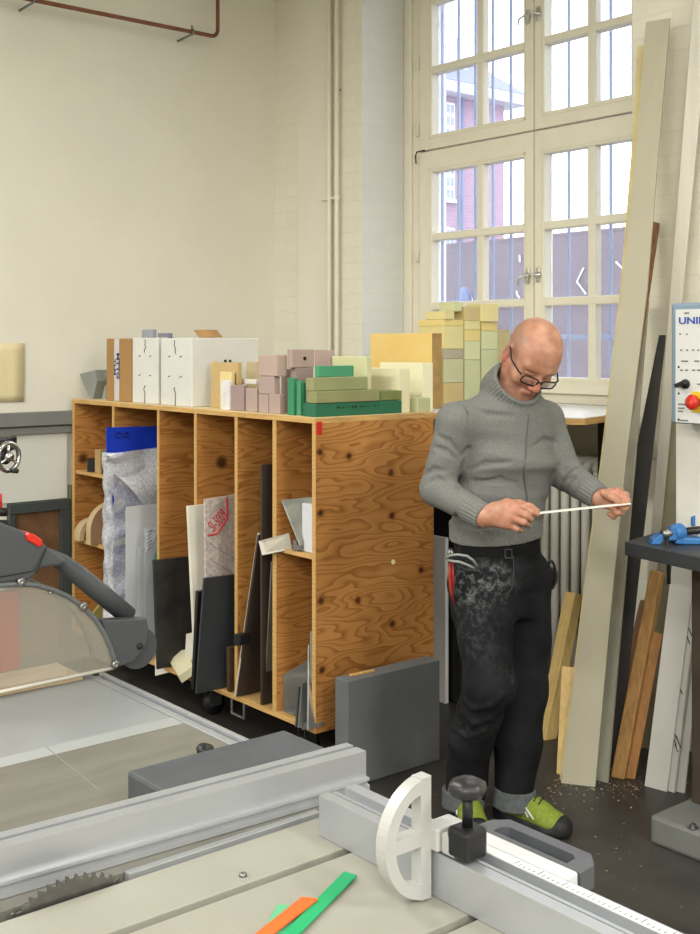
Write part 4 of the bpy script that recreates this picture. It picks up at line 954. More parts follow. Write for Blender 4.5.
bmesh.ops.remove_doubles(bm, verts=bm.verts, dist=0.0005)
obj('hood_roof', bm, HOOD, gd, True)
obj('rim', tube(B(), [G(*p) for p in arc], 0.0055, 8), mat('rim_grey_plastic', (92, 95, 97), 0.4), gd, True)
obj('rim', tube(B(), [G(*p)+Vector((-TG, 0, 0)) for p in arc], 0.0055, 8), mat('rim_grey_plastic', (92, 95, 97), 0.4), gd, True)
obj('bottom_rail', tube(B(), [G(113, 668), G(0, 692), G(-60, 705)], 0.004, 8), mat('rail_clear', (196, 192, 180), 0.3), gd, True)
for p in ((20, 581.5), (82.5, 606), (114.5, 664)):
    c = G(*p); obj('rivet', lathe(B(), c+Vector((0.003, 0, 0)), (1, 0, 0), [(0, 0.0095), (0.006, 0.009), (0.007, 0.004), (0.005, 0.0)], 16), STEEL, gd, True)
c = G(50, 592.5); obj('rivet', lathe(B(), c, (1, 0, 0), [(0, 0.004), (0.004, 0.003), (0.0045, 0)], 10), STEEL, gd, True)
obj('red_insert', prism(B(), [G(-60, 600, -0.025), G(19, 590, -0.025), G(20, 668, -0.025), G(-60, 690, -0.025)], (-0.02, 0, 0)), mat('red_insert', (188, 30, 24), 0.5), gd)
t_ = [(92, 617), (0, 592)]
# arm body, tube, bracket
BODY = mat('guard_grey', (70, 73, 76), 0.42, var=0.06)
obj('arm_body', prism(B(), [G(-60, 492), G(0, 522), G(28, 533), G(46, 546), G(68, 562), G(60, 566), G(48, 567), G(39, 569), G(34, 577), G(28, 580.5), G(0, 584.5), G(-60, 590)], (-0.09, 0, 0), 0.006), BODY, gd)
bm = B(); tube(bm, [G(46.5, 547, 0.002), G(36.5, 573, 0.002)], 0.0014, 5); tube(bm, [G(0, 577, 0.002), G(33, 571, 0.002), G(46, 547, 0.002)], 0.0014, 5); obj('seam', bm, BLACK, gd)
obj('red_button', prism(B(), [G(26, 535, 0.006), G(29, 532.5, 0.006), G(36, 535, 0.006), G(43, 540.5, 0.006), G(43.5, 545, 0.006), G(40, 547.5, 0.006), G(27.5, 540.5, 0.006)], (-0.05, 0, 0), 0.004), RED, gd)
obj('arm_tube', tube(B(), [G(46, 553, -0.045), G(60, 561, -0.045), G(76, 573, -0.045), G(95, 588.5, -0.045), G(128.5, 616, -0.045)], [0.012, 0.018, 0.0215, 0.022, 0.0215], 18), BODY, gd, True)
bp = [G(101.5, 620.5), G(147, 618.5), G(149, 630), G(147, 643), G(141, 654), G(132, 662.5), G(115.5, 668.5), G(113, 655), G(108, 640)]
obj('bracket', prism(B(), bp, (-0.03, 0, 0), 0.003), BODY, gd)
cd_ = G(138.5, 648, -0.036)
obj('hub_disc', lathe(B(), cd_, (-1, 0, 0), [(0, 0.048), (0.03, 0.048), (0.034, 0.044), (0.034, 0.0)], 32), BODY, gd)
c = G(139.6, 646); obj('bolt', lathe(B(), c, (1, 0, 0), [(0, 0.0075), (0.003, 0.007), (0.004, 0.004), (0.002, 0)], 14), BLACK, gd, True)
# the post that carries the arm, beyond the frame
pb = G(-40, 540, -0.045)
obj('carrier_arm', tube(B(), [pb, pb+Vector((0, -0.5, 0.12)), pb+Vector((-0.1, -0.75, 0.1))], 0.03, 14), BODY, gd, True)
obj('carrier_post', tube(B(), [(pb.x-0.1, pb.y-0.75, 0), (pb.x-0.1, pb.y-0.75, pb.z+0.15)], 0.045, 16), BODY, gd, True)
PW = mat('pale_plywood', (222, 200, 160), 0.6, var=0.1, scale=8, stretch=(3, 0.4, 3))
ya, yb_ = at_x(88, 672, -2.36).y, 0.2
obj('plywood_strip', box(B(), -2.425, -2.345, yb_, ya-0.02, ZS+.0006, ZS+.012, 0.001), PW, label='pale plywood strip lying under the clear guard hood', cat='board')
obj('plywood_strip', box(B(), -2.41, -2.36, yb_, ya-0.05, ZS+.0128, ZS+.03, 0.001), mat('pale_plywood_b', (232, 214, 180), 0.6, var=0.1), label='narrower pale strip on the plywood strip under guard hood', cat='board')

# ------------------------------------------------------------------ drill press at the edge of the frame
dp = thing('drill_press', 'drill press edge with chrome handwheel before the left wall', 'drill press', at_d(-45, 700, 4.3).xy.to_3d())
dc = at_d(-45, 450, 4.3)
obj('column', tube(B(), [(dc.x, dc.y, 0.03), (dc.x, dc.y, 1.9)], 0.05, 18), STEEL, dp, True)
obj('base', box(B(), dc.x-0.2, dc.x+0.2, dc.y-0.2, dc.y+0.2, 0, 0.035, 0.008), CASTGREY, dp)
wc = at_d(8.5, 457, 4.2)
ax = (RV*0.86-DV*0.5).normalized()
hb_ = at_d(2, 452, 4.2)
bm = B(); cyl(bm, wc-ax*0.11+Vector((0, 0, 0)), wc-ax*0.012, 0.028); obj('feed_boss', bm, BLACK, dp, True)
q = at_d(3, 447, 4.22); obj('gearbox', obox(B(), q-RV*0.1-DV*0.0-ZV*0.02, RV*0.118, DV*0.12, ZV*0.055, 0.008), BLACK, dp)
u_ = ax.cross(ZV).normalized(); v_ = ax.cross(u_)
w_ = obj('handwheel', tube(B(), [wc+u_*0.05*math.cos(t)+v_*0.05*math.sin(t) for t in np.linspace(0, 6.283, 29)[:-1]], 0.009, 10, True), CHROME, dp, True)
bm = B(); cyl(bm, wc-ax*0.012, wc+ax*0.012, 0.016); 
obj('wheel_hub', bm, CHROME, dp, True)
bm = B()
for k in range(3):
    t = 2.1*k+0.5; tube(bm, [wc, wc+u_*0.05*math.cos(t)+v_*0.05*math.sin(t)], 0.006, 8)
obj('wheel_spoke', bm, CHROME, dp, True)
hp_ = wc-ZV*0.05
obj('crank_handle', tube(B(), [hp_, hp_+RV*0.036-DV*0.01], [0.007, 0.009], 10), BLACK, dp, True)
q = at_d(-3, 505, 4.2); obj('red_lever', cyl(B(), q-ZV*0.04, q+ZV*0.04, 0.018), RED, dp, True)
q = at_d(3, 512, 4.2); bm = B(); cyl(bm, q-RV*0.05, q+RV*0.015, 0.016); obj('lever_boss', bm, BLACK, dp, True)
q = at_d(3, 527, 4.2); obj('clamp_boss', cyl(B(), q-RV*0.08, q+RV*0.02, 0.026), BLACK, dp, True)
q = at_d(-18, 470, 4.25); obj('head', obox(B(), q-RV*0.18-ZV*0.12, RV*0.16, DV*0.16, ZV*0.3, 0.01), CASTGREY, dp)
q = at_d(-20, 520, 4.2); obj('table', obox(B(), q-RV*0.2-ZV*0.07, RV*0.2, DV*0.22, ZV*0.04, 0.006), CASTGREY, dp)

# ------------------------------------------------------------------ machine at the right edge
mm = thing('machine_tool', 'grey and white bench machine with control panel and floor base', 'machine', (-2.05, 3.35, 0))
cb_ = [at_z(650, 815.5, .09), at_z(702, 793, .09)]
obj('base', box(B(), -2.28, -1.6, 3.147, 3.62, 0, .092, 0.012), mat('base_grey', (112, 114, 110), 0.5, var=0.1), mm)
q = at_z(693, 828, .092); obj('bolt', lathe(B(), (q.x, q.y, .0915), (0, 0, 1), [(0, 0.018), (0.004, 0.018), (0.004, 0.011), (0.014, 0.01), (0.014, 0)], 6), STEEL, mm)
xp = at_y(691, 700, 3.34).x
obj('pedestal', box(B(), xp, -1.75, 3.34, 3.6, .092, .93, 0.006), mat('pedestal_brown', (74, 62, 50), 0.6, rgb2=(58, 50, 42), scale=4), mm)
tz = .972
tq = [at_z(625, 541.5, tz), at_z(662, 530.5, tz)]
tb = tq+[tq[1]+Vector((0.75, 0.05, 0)), tq[0]+Vector((0.75, -0.13, 0))]
obj('table', prism(B(), [Vector((p.x, p.y, tz-.046)) for p in tb], (0, 0, .046), 0.003), mat('table_dark', (54, 56, 58), 0.45, var=0.1), mm)
PNLW = mat('panel_white', (214, 215, 212), 0.4, var=0.03)
xb0 = at_y(675.5, 480, 3.3).x
obj('body', box(B(), xb0, -1.7, 3.3, 3.56, .975, 1.4, 0.004), mat('body_white', (222, 220, 210), 0.5, var=0.04), mm)
x0 = at_y(670.5, 360, 3.2).x; x1 = at_y(676, 360, 3.2).x
zt, zb = at_y(672, 303, 3.2).z, at_y(672, 422, 3.2).z
hs = obj('panel_housing', box(B(), x0, -1.8, 3.2, 3.31, zb-0.004, zt, 0.01), mat('housing_blue_grey', (126, 146, 162), 0.45, var=0.05), mm)
ppn = obj('control_panel', box(B(), x1, -1.82, 3.196, 3.201, zb, zt-0.022, 0.0015), PNLW, mm)
def pp(px, py): return at_y(px, py, 3.195)
UBL = mat('blue_lettering', (36, 76, 170), 0.4)
q0, q1 = pp(679, 320.8), pp(707, 320.8)
text('lettering', 'UNIM', (q0+q1)/2, (1, 0, 0), (0, 0, 1), 0.031, UBL, mm, width=(q1-q0).length, bold=0.0006)
INK2 = mat('panel_ink', (120, 122, 124), 0.6)
for (px, py, w_) in ((684, 313, 5), (679, 334, 2), (686, 334, 1.5), (680, 350, 2), (686, 350, 2), (692, 350, 2), (697, 350, 2), (681, 361, 7), (694, 361, 5), (680, 370, 3), (685, 370, 3), (692, 370, 3), (697, 370, 3), (697, 384, 3), (678, 404, 9), (678, 408, 6), (678, 411, 5), (678, 420, 10)):
    a_, b_ = pp(px, py), pp(px+w_, py); obj('printed_mark', box(B(), a_.x, b_.x, 3.1952, 3.1961, a_.z-0.003, a_.z+0.002), INK2, mm)
for (px, py) in ((678.5, 367), (678.5, 393.5), (678.5, 419.5)):
    c = pp(px, py); obj('panel_screw', lathe(B(), (c.x, 3.196, c.z), (0, -1, 0), [(0, 0.004), (0.002, 0.003), (0.002, 0)], 10), BLACK, mm)
c = pp(685.5, 384)
rs = obj('rotary_switch', lathe(B(), (c.x, 3.196, c.z), (0, -1, 0), [(0, 0.016), (0.006, 0.015), (0.008, 0.01), (0.012, 0)], 18), BLACK, mm)
obj('switch_grip', obox(B(), (c.x-0.02, 3.165, c.z-0.013), (0.036, 0, 0.014), (0, 0.028, 0), (-0.005, 0, 0.012), 0.002), BLACK, rs)
c0, c1 = pp(692, 391.5), pp(709, 413); obj('yellow_plate', box(B(), c0.x, c1.x, 3.193, 3.1965, c1.z, c0.z), mat('estop_yellow', (226, 196, 40), 0.45), mm)
c = pp(699, 402.5); obj('stop_button', lathe(B(), (c.x, 3.193, c.z), (-0.25, -1, 0.05), [(0, 0.012), (0.02, 0.012), (0.02, 0.024), (0.03, 0.025), (0.038, 0.02), (0.04, 0)], 24), RED, mm, True)
# blue vice
vc = thing('vice', 'blue machine vice with black handle on the dark machine table', 'vice', (-2.2, 3.25, tz))
VB = mat('vice_blue', (56, 116, 178), 0.4, var=0.12, scale=14)
dv_ = (at_z(676, 545, tz)-CAM).dot(DV)
def V(px, py, dd=0.0):
    v = at_d(px, py, dv_+dd); v.z = max(v.z, tz+0.001); return v
va = (RV*0.93+DV*0.32+ZV*0.04).normalized()
obj('vice_foot', prism(B(), [V(*p) for p in ((651.5, 546), (653, 540), (660, 535), (664, 534), (664, 541), (660, 548), (655, 548.5))], DV*0.05, 0.003), VB, vc)
obj('vice_body', prism(B(), [V(*p) for p in ((676, 542), (681, 537), (688, 538), (704, 539), (730, 540), (730, 556), (704, 554), (692, 551), (685, 546), (676, 544))], DV*0.10, 0.004), VB, vc)
bc_ = V(676, 532.5, 0.02)
obj('vice_boss', lathe(B(), bc_-va*0.012, va, [(0, 0.02), (0.002, 0.025), (0.012, 0.029), (0.03, 0.029), (0.038, 0.024), (0.038, 0.0)], 28), VB, vc, True)
obj('boss_web', prism(B(), [V(668, 541), V(671, 527), V(680, 525), V(686, 540)], DV*0.03, 0.004), VB, vc)
obj('spindle_nose', cyl(B(), bc_-va*0.052, bc_, 0.0145), STEEL, vc, True)
obj('spindle', cyl(B(), bc_+va*0.02, bc_+va*0.3, 0.0125), mat('spindle_dark', (64, 62, 58), 0.3, 0.7), vc, True)
obj('fixed_jaw', prism(B(), [V(692, 526, 0.06), V(692, 517.5, 0.06), V(696, 514.5, 0.06), V(728, 512, 0.06), V(728, 527, 0.06)], DV*0.09, 0.003), VB, vc)
obj('jaw_neck', prism(B(), [V(697, 540, 0.07), V(697, 525, 0.07), V(728, 525, 0.07), V(728, 541, 0.07)], DV*0.07, 0.003), VB, vc)
hq = bc_-va*0.04
obj('handle', tube(B(), [hq-ZV*0.008-DV*0.012, hq-ZV*0.07-DV*0.035, hq-ZV*0.155-DV*0.04], 0.0065, 10), BLACK, vc, True)

# ------------------------------------------------------------------ boards and timber leaning on the wall
def lean(name, label, cat, bl, br, tl, tr, yt, t, m, group='boards leaning on the wall', bev=0.001):
    a, b = at_z(bl[0], bl[1], 0.0005), at_z(br[0], br[1], 0.0005)
    c = at_y(tl[0], tl[1], yt); n = (b-a).cross(c-a).normalized()
    d = at_plane(tr[0], tr[1], a, n)
    if n.dot(DV) < 0: n = -n
    return obj(name, slab(B(), [a, b, d, c], n, t, bev), m, label=label, cat=cat, group=group)
GB = mat('grey_beige_board', (176, 171, 148), 0.55, var=0.05, scale=3, stretch=(1, 1, 0.4)); GB2 = mat('grey_board', (160, 158, 142), 0.55, var=0.08)
def bowed(name, label, cat, left, right, y0, y1, dyr, t, m, group='boards leaning on the wall'):
    """long springy board: left and right edges sampled from the floor to the top"""
    bm = B(); rows = []
    zb = at_z(left[0][0], left[0][1], 0.0005)
    for i, (l, r) in enumerate(zip(left, right)):
        f_ = (left[0][1]-l[1])/(left[0][1]-left[-1][1])
        y = y0+(y1-y0)*f_
        p, q = at_y(l[0], l[1], y), at_y(r[0], r[1], y+dyr*(1-f_*0.6))
        if i == 0: p, q = at_z(l[0], l[1], 0.0005), at_z(r[0], r[1], 0.0005)
        rows.append((p, q))
    n = Vector((-0.45, 0.87, 0)).normalized()*t
    vr = [[bm.verts.new(v) for v in (p, q, q+n, p+n)] for p, q in rows]
    for u, w in zip(vr, vr[1:]):
        for k in range(4): bm.faces.new((u[k], u[(k+1) % 4], w[(k+1) % 4], w[k]))
    bm.faces.new(list(reversed(vr[0]))); bm.faces.new(vr[-1])
    bmesh.ops.recalc_face_normals(bm, faces=bm.faces)
    return obj(name, bm, m, label=label, cat=cat, group=group)
ML = [(561, 783), (574, 680), (586, 580), (602, 460), (622, 290), (636, 150), (646, 22)]
MR = [(595, 787), (604.5, 680), (613.5, 580), (626, 460), (647, 290), (658.5, 150), (670, 18)]
yb0 = at_z(561, 783, 0).y
bowed('long_board', 'tall wide grey beige board leaning in front of the window edge', 'board', ML, MR, yb0, 3.88, 0.06, 0.02, GB)
off = [1.5, 1.5, 1.5, 1.5, 2.0, 4.5, 8.5]
L2 = [(x-o, y-(3 if i == 0 else 0)+(24 if i == 6 else 0)) for i, ((x, y), o) in enumerate(zip(ML, off))]
R2 = [(x+14, y) for x, y in L2]
bowed('long_board', 'tall plywood board showing a yellow edge behind grey beige board', 'board', L2, R2, yb0+0.035, 3.925, 0.02, 0.008, mat('yellow_edge', (216, 200, 146), 0.5, var=0.12))
lean('long_board', 'shorter grey board peeking out right of the grey beige board', 'board', (588, 778), (607, 783), (634, 300), (648, 300), 3.90, 0.015, GB2)
lean('wood_strip', 'narrow brown wood strip with its top beside wide board', 'strip', (571, 769), (579, 770), (651.5, 221), (659.5, 223), 3.94, 0.02, PINEDARK)
lean('long_board', 'black tapered board leaning between wood strip and metal profile', 'board', (574, 762), (617, 769), (659, 335), (665.5, 335), 3.93, 0.012, mat('black_board', (46, 43, 39), 0.55, var=0.15))
lean('metal_profile', 'very tall pale metal profile leaning beside the control panel', 'profile', (634, 745), (640, 746), (700, -80), (718, -80), 3.93, 0.02, mat('pale_profile', (204, 200, 186), 0.35, 0.25, var=0.1, scale=3, stretch=(8, 8, 0.4)))
lean('long_board', 'dull olive board behind the metal profile and machine table', 'board', (641, 748), (656, 750), (664, 390), (690, 390), 3.955, 0.012, mat('olive_beige', (142, 134, 110), 0.6, var=0.1))
lean('pine_beam', 'long pine beam with rounded top under the machine table', 'beam', (610, 777), (624, 780), (650, 569), (661.5, 572), 3.75, 0.05, mat('pine_orange', (190, 144, 84), 0.55, var=0.22, scale=10, stretch=(6, 6, 0.6)), bev=0.006)
lean('pine_strip', 'shorter orange pine strip right of the long pine beam', 'strip', (626, 778), (635, 779), (651.5, 631.5), (662.5, 634), 3.72, 0.02, mat('pine_deep', (180, 124, 60), 0.55, var=0.25, scale=10, stretch=(6, 6, 0.6)))
lean('wood_strip', 'dark brown slat crossing behind the long pine beam', 'strip', (603, 757), (612, 759), (640, 600), (648, 600), 3.9, 0.02, mat('brown_slat', (120, 84, 52), 0.6, var=0.2))
WB = mat('white_panel_board', (216, 214, 206), 0.5, var=0.03)
w1 = lean('white_board', 'widest white board leaning under the machine table', 'board', (644.5, 786), (666.5, 792), (674.5, 545), (698, 549), 3.66, 0.012, WB)
w2 = lean('white_board', 'white board with black print fanned out behind the widest one', 'board', (662, 789), (674, 793), (692, 549), (702, 551), 3.675, 0.012, mat('white_panel_board_b', (206, 204, 196), 0.5, var=0.03))
lean('white_board', 'rearmost white board of the fan beside the brown pedestal', 'board', (671, 790.5), (684.5, 793.5), (697, 560), (708, 562), 3.70, 0.012, mat('white_panel_board_c', (210, 208, 200), 0.5, var=0.03))
a_, b_ = at_z(662, 789, 0.0005), at_z(674, 793, 0.0005); c_ = at_y(692, 549, 3.675); n_ = (b_-a_).cross(c_-a_).normalized(); n_ = n_ if n_.dot(DV) > 0 else -n_
def w2p(px, py): return at_plane(px, py, a_-n_*0.0012, n_)
for (px, py) in ((674.5, 741), (677.5, 740), (676, 748), (680.5, 690), (688, 640), (690, 632), (675, 735), (679, 744)):
    k = obj('print_mark', tube(B(), [w2p(px-1.2, py-4), w2p(px+1.6, py+4)], 0.0022, 5), BLACK, None); k.parent = w2; k.location = WL[k]-WL[w2]
# light pine beams left of the boards
def beam3(name, label, A, Bq, Cq, A1, B1, C1, yt, m):
    p = [at_z(*v, 0.0005) for v in (A, Bq, Cq)]; t = [at_y(*v, yt) for v in (A1, B1, C1)]
    t[0] = t[1]+(p[0]-p[1]); t[2] = t[1]+(p[2]-p[1])
    t[0] = at_d(A1[0], A1[1], (t[0]-CAM).dot(DV)); t[2] = at_d(C1[0], C1[1], (t[2]-CAM).dot(DV))
    p.append(p[0]+p[2]-p[1]); t.append(t[0]+t[2]-t[1])
    return obj(name, hexa(B(), p+t, 0.003), m, label=label, cat='beam', group='boards leaning on the wall')
beam3('pine_beam', 'bright pine beam leaning between the person and tall boards', (537, 735), (544.5, 741), (557, 739), (564.5, 591), (574.7, 593), (583, 595), 3.86, PINELIGHT)
lean('pine_beam', 'short bright pine post left of the tall grey beige board', 'beam', (556, 774), (570, 777), (561.5, 666), (575, 667), 3.52, 0.05, mat('pine_light_b', (222, 188, 120), 0.5, var=0.15, scale=10, stretch=(6, 6, 0.6)), bev=0.004)
# rounded clear sheet between the boards
q = [at_y(px, py, 3.9) for px, py in ((643, 334), (648, 340), (652, 356), (654, 378), (652, 386), (646, 388), (641, 384))]
# things standing behind the rack end
def px_x(px, y): return at_y(px, 600, y).x
obj('white_board', box(B(), px_x(424, 3.655), px_x(445.3, 3.655), 3.655, 3.675, 0, at_y(440, 537, 3.655).z, 0.001), WHITE, label='white upright board just behind the plywood rack end', cat='board')
obj('shade_box', box(B(), px_x(424, 3.69), px_x(459, 3.69), 3.69, 3.94, 0, at_y(440, 500, 3.69).z, 0.003), mat('shade_black', (28, 28, 28), 0.5), label='added black box for the shade under the worktop behind the white board', cat='cabinet')  # added black box stands in for the deep shade under the worktop
obj('white_board', box(B(), px_x(459, 3.69)+0.006, px_x(474, 3.73), 3.73, 3.745, 0, at_y(466, 540, 3.73).z, 0.001), WHITE, label='white board under the worktop half hidden by the person', cat='board')
# grey slab in front of the rack
qa, qb = at_z(348, 788, 0.0), at_z(439.6, 761, 0.0)
XS0 = (qa.x+qb.x)/2
c0, c1 = at_x(348, 682, XS0), at_x(439.8, 659.4, XS0)
ztp = (c0.z+c1.z)/2
obj('foam_slab', box(B(), XS0-0.076, XS0, c0.y, c1.y, 0.001, ztp, 0.003), GREYPU, label='thick dark grey foam slab standing before the plywood rack end', cat='foam slab')
obj('wood_sliver', obox(B(), (XS0-0.055, c0.y+0.05, ztp+0.0005), (0.012, 0, 0), (0.01, 0.11, 0.0), (0, 0, 0.007), 0.001), PINE, label='small wooden sliver lying on top of grey foam slab', cat='wood')
# sawdust along the wall
r = random.Random(5); bm = B()
for k in range(520):
    if r.random() < 0.75: px, py = r.uniform(545, 700), r.gauss(786, 7)
    else: px, py = r.uniform(430, 700), r.uniform(780, 900)
    if py < 762 or (px > 643 and py > 788): continue
    c = at_z(px, py, 0.0); s_ = r.uniform(0.0015, 0.006)
    p = [c+Vector((r.uniform(-1, 1)*s_, r.uniform(-1, 1)*s_, r.uniform(0.0005, 0.5*s_))) for _ in range(4)]
    v = [bm.verts.new(x) for x in p]
    for f in ((0, 1, 2), (0, 2, 3), (0, 3, 1), (1, 3, 2)): bm.faces.new([v[i] for i in f])
obj('sawdust', bm, mat('sawdust', (206, 188, 152), 0.9), label='pale sawdust and chips scattered on floor below leaning boards', cat='sawdust', kind='stuff')
# ------------------------------------------------------------------ signed-distance sculpting for the figure
class Field:
    """distance grid in the camera frame (lateral, depth, height)"""
    def __init__(s, lo, hi, h):
        s.lo = np.array(lo, float); s.h = h
        s.n = np.ceil((np.array(hi)-s.lo)/h).astype(int)+1
        s.D = np.full(s.n, 1.0, np.float32)
    def blk(s, lo, hi):
        a = np.maximum(np.floor((np.array(lo)-s.lo)/s.h).astype(int), 0); b = np.minimum(np.ceil((np.array(hi)-s.lo)/s.h).astype(int)+1, s.n)
        if (b <= a).any(): return None
        sl = tuple(slice(i, j) for i, j in zip(a, b))
        ax = [s.lo[k]+s.h*np.arange(a[k], b[k]) for k in range(3)]
        P = np.stack(np.meshgrid(*ax, indexing='ij'), -1).astype(np.float32)
        return sl, P
    def put(s, fn, lo, hi, k=0.01, mode='add'):
        m = k+0.012
        r = s.blk(np.array(lo)-m, np.array(hi)+m)
        if r is None: return
        sl, P = r; d = fn(P).astype(np.float32); D = s.D[sl]
        if mode == 'sub': D2 = -D; a, b = D2, d
        else: a, b = D, d
        if k > 0:
            hh = np.maximum(k-np.abs(a-b), 0)/k; o = np.minimum(a, b)-hh*hh*k*0.25
        else: o = np.minimum(a, b)
        s.D[sl] = -o if mode == 'sub' else o
    def cone(s, p0, r0, p1, r1, k=0.01, mode='add', mod=None):
        p0, p1 = np.array(p0, float), np.array(p1, float); v = p1-p0; L2 = max(v@v, 1e-9)
        def fn(P):
            q = P-p0; t = np.clip((q@v)/L2, 0, 1); e = q-t[..., None]*v
            d = np.sqrt((e*e).sum(-1))-(r0+(r1-r0)*t)
            return d if mod is None else d+mod(P, t, e)
        R = max(r0, r1); s.put(fn, np.minimum(p0, p1)-R, np.maximum(p0, p1)+R, k, mode)
    def chain(s, pts, k=0.01, mode='add'):
        for (p, r), (q, t) in zip(pts, pts[1:]): s.cone(p, r, q, t, k, mode)
    def ell(s, c, r, M=None, k=0.01, mode='add', mod=None):
        """ellipsoid; rows of M are its axes"""
        c = np.array(c, float); r = np.array(r, float); M = np.eye(3) if M is None else np.array(M)
        def fn(P):
            q = (P-c)@M.T; k0 = np.sqrt(((q/r)**2).sum(-1)); k1 = np.sqrt(((q/(r*r))**2).sum(-1))+1e-9
            d = k0*(k0-1)/k1
            return d if mod is None else d+mod(P)
        R = r.max(); s.put(fn, c-R, c+R, k, mode)
    def ecyl(s, p0, ab0, p1, ab1, side, k=0.02, mode='add', mod=None, flat=False):
        """elliptic cone from p0 to p1, half widths ab = (along side, across)"""
        p0, p1 = np.array(p0, float), np.array(p1, float); n = p1-p0; n = n/np.linalg.norm(n)
        if not flat: p0 = p0-n*0.025; p1 = p1+n*0.025
        L = np.linalg.norm(p1-p0)
        sd = np.array(side, float); sd = sd-n*(sd@n); sd /= np.linalg.norm(sd); fr = np.cross(n, sd)
        def fn(P):
            q = P-p0; t = q@n; tc = np.clip(t, 0, L); u = tc/L
            a = ab0[0]+(ab1[0]-ab0[0])*u; b = ab0[1]+(ab1[1]-ab0[1])*u; ov = t-tc
            x, y = q@sd, q@fr
            k0 = np.sqrt((x/a)**2+(y/b)**2+1e-9); k1 = np.sqrt((x/(a*a))**2+(y/(b*b))**2)+1e-6
            d = k0*(k0-1)/k1
            if mod is not None: d = d+mod(P, u, np.arctan2(y/b, x/a), t)
            if flat: return np.maximum(d, np.abs(t-L/2)-L/2)
            return np.where(np.abs(ov) > 0, np.sqrt(np.maximum(d, 0)**2+ov*ov)+np.minimum(d, 0)*0, d)
        R = max(*ab0, *ab1); s.put(fn, np.minimum(p0, p1)-R, np.maximum(p0, p1)+R, k, mode)
    def mesh(s):
        D = s.D; n = D.shape
        S = D < 0
        c = np.zeros([i-1 for i in n], np.uint8)
        for i in (0, 1):
            for j in (0, 1):
                for k in (0, 1): c += S[i:n[0]-1+i, j:n[1]-1+j, k:n[2]-1+k]
        act = (c > 0) & (c < 8)
        I = np.argwhere(act); idx = np.full(act.shape, -1, np.int32); idx[act] = np.arange(len(I))
        acc = np.zeros((len(I), 3)); cnt = np.zeros(len(I))
        cor = [(i, j, k) for i in (0, 1) for j in (0, 1) for k in (0, 1)]
        for a in cor:
            for d in range(3):
                if a[d]: continue
                b = list(a); b[d] = 1
                va = D[I[:, 0]+a[0], I[:, 1]+a[1], I[:, 2]+a[2]]; vb = D[I[:, 0]+b[0], I[:, 1]+b[1], I[:, 2]+b[2]]
                m = (va < 0) != (vb < 0)
                t = va[m]/(va[m]-vb[m])
                p = np.tile(np.array(a, float), (m.sum(), 1)); p[:, d] += t
                acc[m] += p; cnt[m] += 1
        V = s.lo+s.h*(I+acc/cnt[:, None])
        F = []
        for d in range(3):
            e, f = (d+1) % 3, (d+2) % 3
            s0 = [slice(None)]*3; s1 = [slice(None)]*3; s0[d] = slice(0, n[d]-1); s1[d] = slice(1, n[d])
            A, Bb = S[tuple(s0)], S[tuple(s1)]
            X = np.argwhere(A != Bb)
            X = X[(X[:, e] > 0) & (X[:, f] > 0) & (X[:, e] < n[e]-1) & (X[:, f] < n[f]-1)]
            fl = A[X[:, 0], X[:, 1], X[:, 2]]
            def cell(oe, of):
                Y = X.copy(); Y[:, e] -= oe; Y[:, f] -= of; return idx[Y[:, 0], Y[:, 1], Y[:, 2]]
            Q = np.stack([cell(1, 1), cell(0, 1), cell(0, 0), cell(1, 0)], 1)
            Q[~fl] = Q[~fl][:, ::-1]
            F.append(Q)
        return V, np.concatenate(F)
RW = np.array(RV); DW = np.array(DV)
def to_world(V): return V[:, :1]*RW+V[:, 1:2]*DW+V[:, 2:3]*np.array([0, 0, 1.0])
def field_obj(name, fld, mats, parent=None, attr=None, org=None, relax=1, **k):
    V, F = fld.mesh()
    V0 = V
    W = to_world(V)
    lo, hi = W.min(0), W.max(0)
    o_ = Vector(org) if org is not None else Vector(((lo[0]+hi[0])/2, (lo[1]+hi[1])/2, lo[2]))
    me = bpy.data.meshes.new(name)
    me.from_pydata((W-np.array(o_)).tolist(), [], F.tolist()); me.update()
    for m in (mats if isinstance(mats, (list, tuple)) else [mats]): me.materials.append(m)
    me.polygons.foreach_set('use_smooth', [True]*len(me.polygons))
    if attr:
        for an, fn in attr.items():
            a = me.attributes.new(an, 'FLOAT', 'POINT'); a.data.foreach_set('value', fn(V0).astype(np.float32))
    o = link(bpy.data.objects.new(name, me)); WL[o] = o_
    if parent is not None: o.parent = parent; o.location = o_-WL[parent]
    else: o.location = o_
    return tag(o, k.get('label'), k.get('cat'))
def C(px, py, d): return np.array([(px-350)/FOC*d, d, EYE-(py-HORIZON)/FOC*d])
def unit(v): v = np.array(v, float); return v/np.linalg.norm(v)
def noise3(P, f, seed=0):
    """cheap smooth wobble"""
    r = np.random.RandomState(seed); o = 0
    for i in range(4):
        w = r.normal(size=3)*f; o = o+np.sin(P@w+r.uniform(0, 6.28))
    return o/4

# ------------------------------------------------------------------ the man: joints
BF = unit((0.52, -0.854, 0)); BS = unit((0.854, 0.52, 0)); UP = np.array([0, 0, 1.0])
hipc = C(497, 572, 3.93); waist = C(497, 527, 3.915); chest = C(506, 458, 3.91); upch = C(509, 420, 3.905); nb = C(512, 393, 3.90)
shR, shL = C(456, 422, 3.80), C(545, 420, 4.00)
elR, elL = C(437, 489, 3.80), C(566, 474, 3.95)
wrR, wrL = C(484, 517, 3.655), C(600, 498, 3.79)
hR, hL = C(478, 585, 3.885), C(524, 580, 3.985)
knR, knL = C(489, 685, 3.76), C(521.5, 690, 3.92)
anR, anL = C(465, 796, 3.96), C(514, 796, 3.93)
HC = C(532.2, 355.5, 3.84)
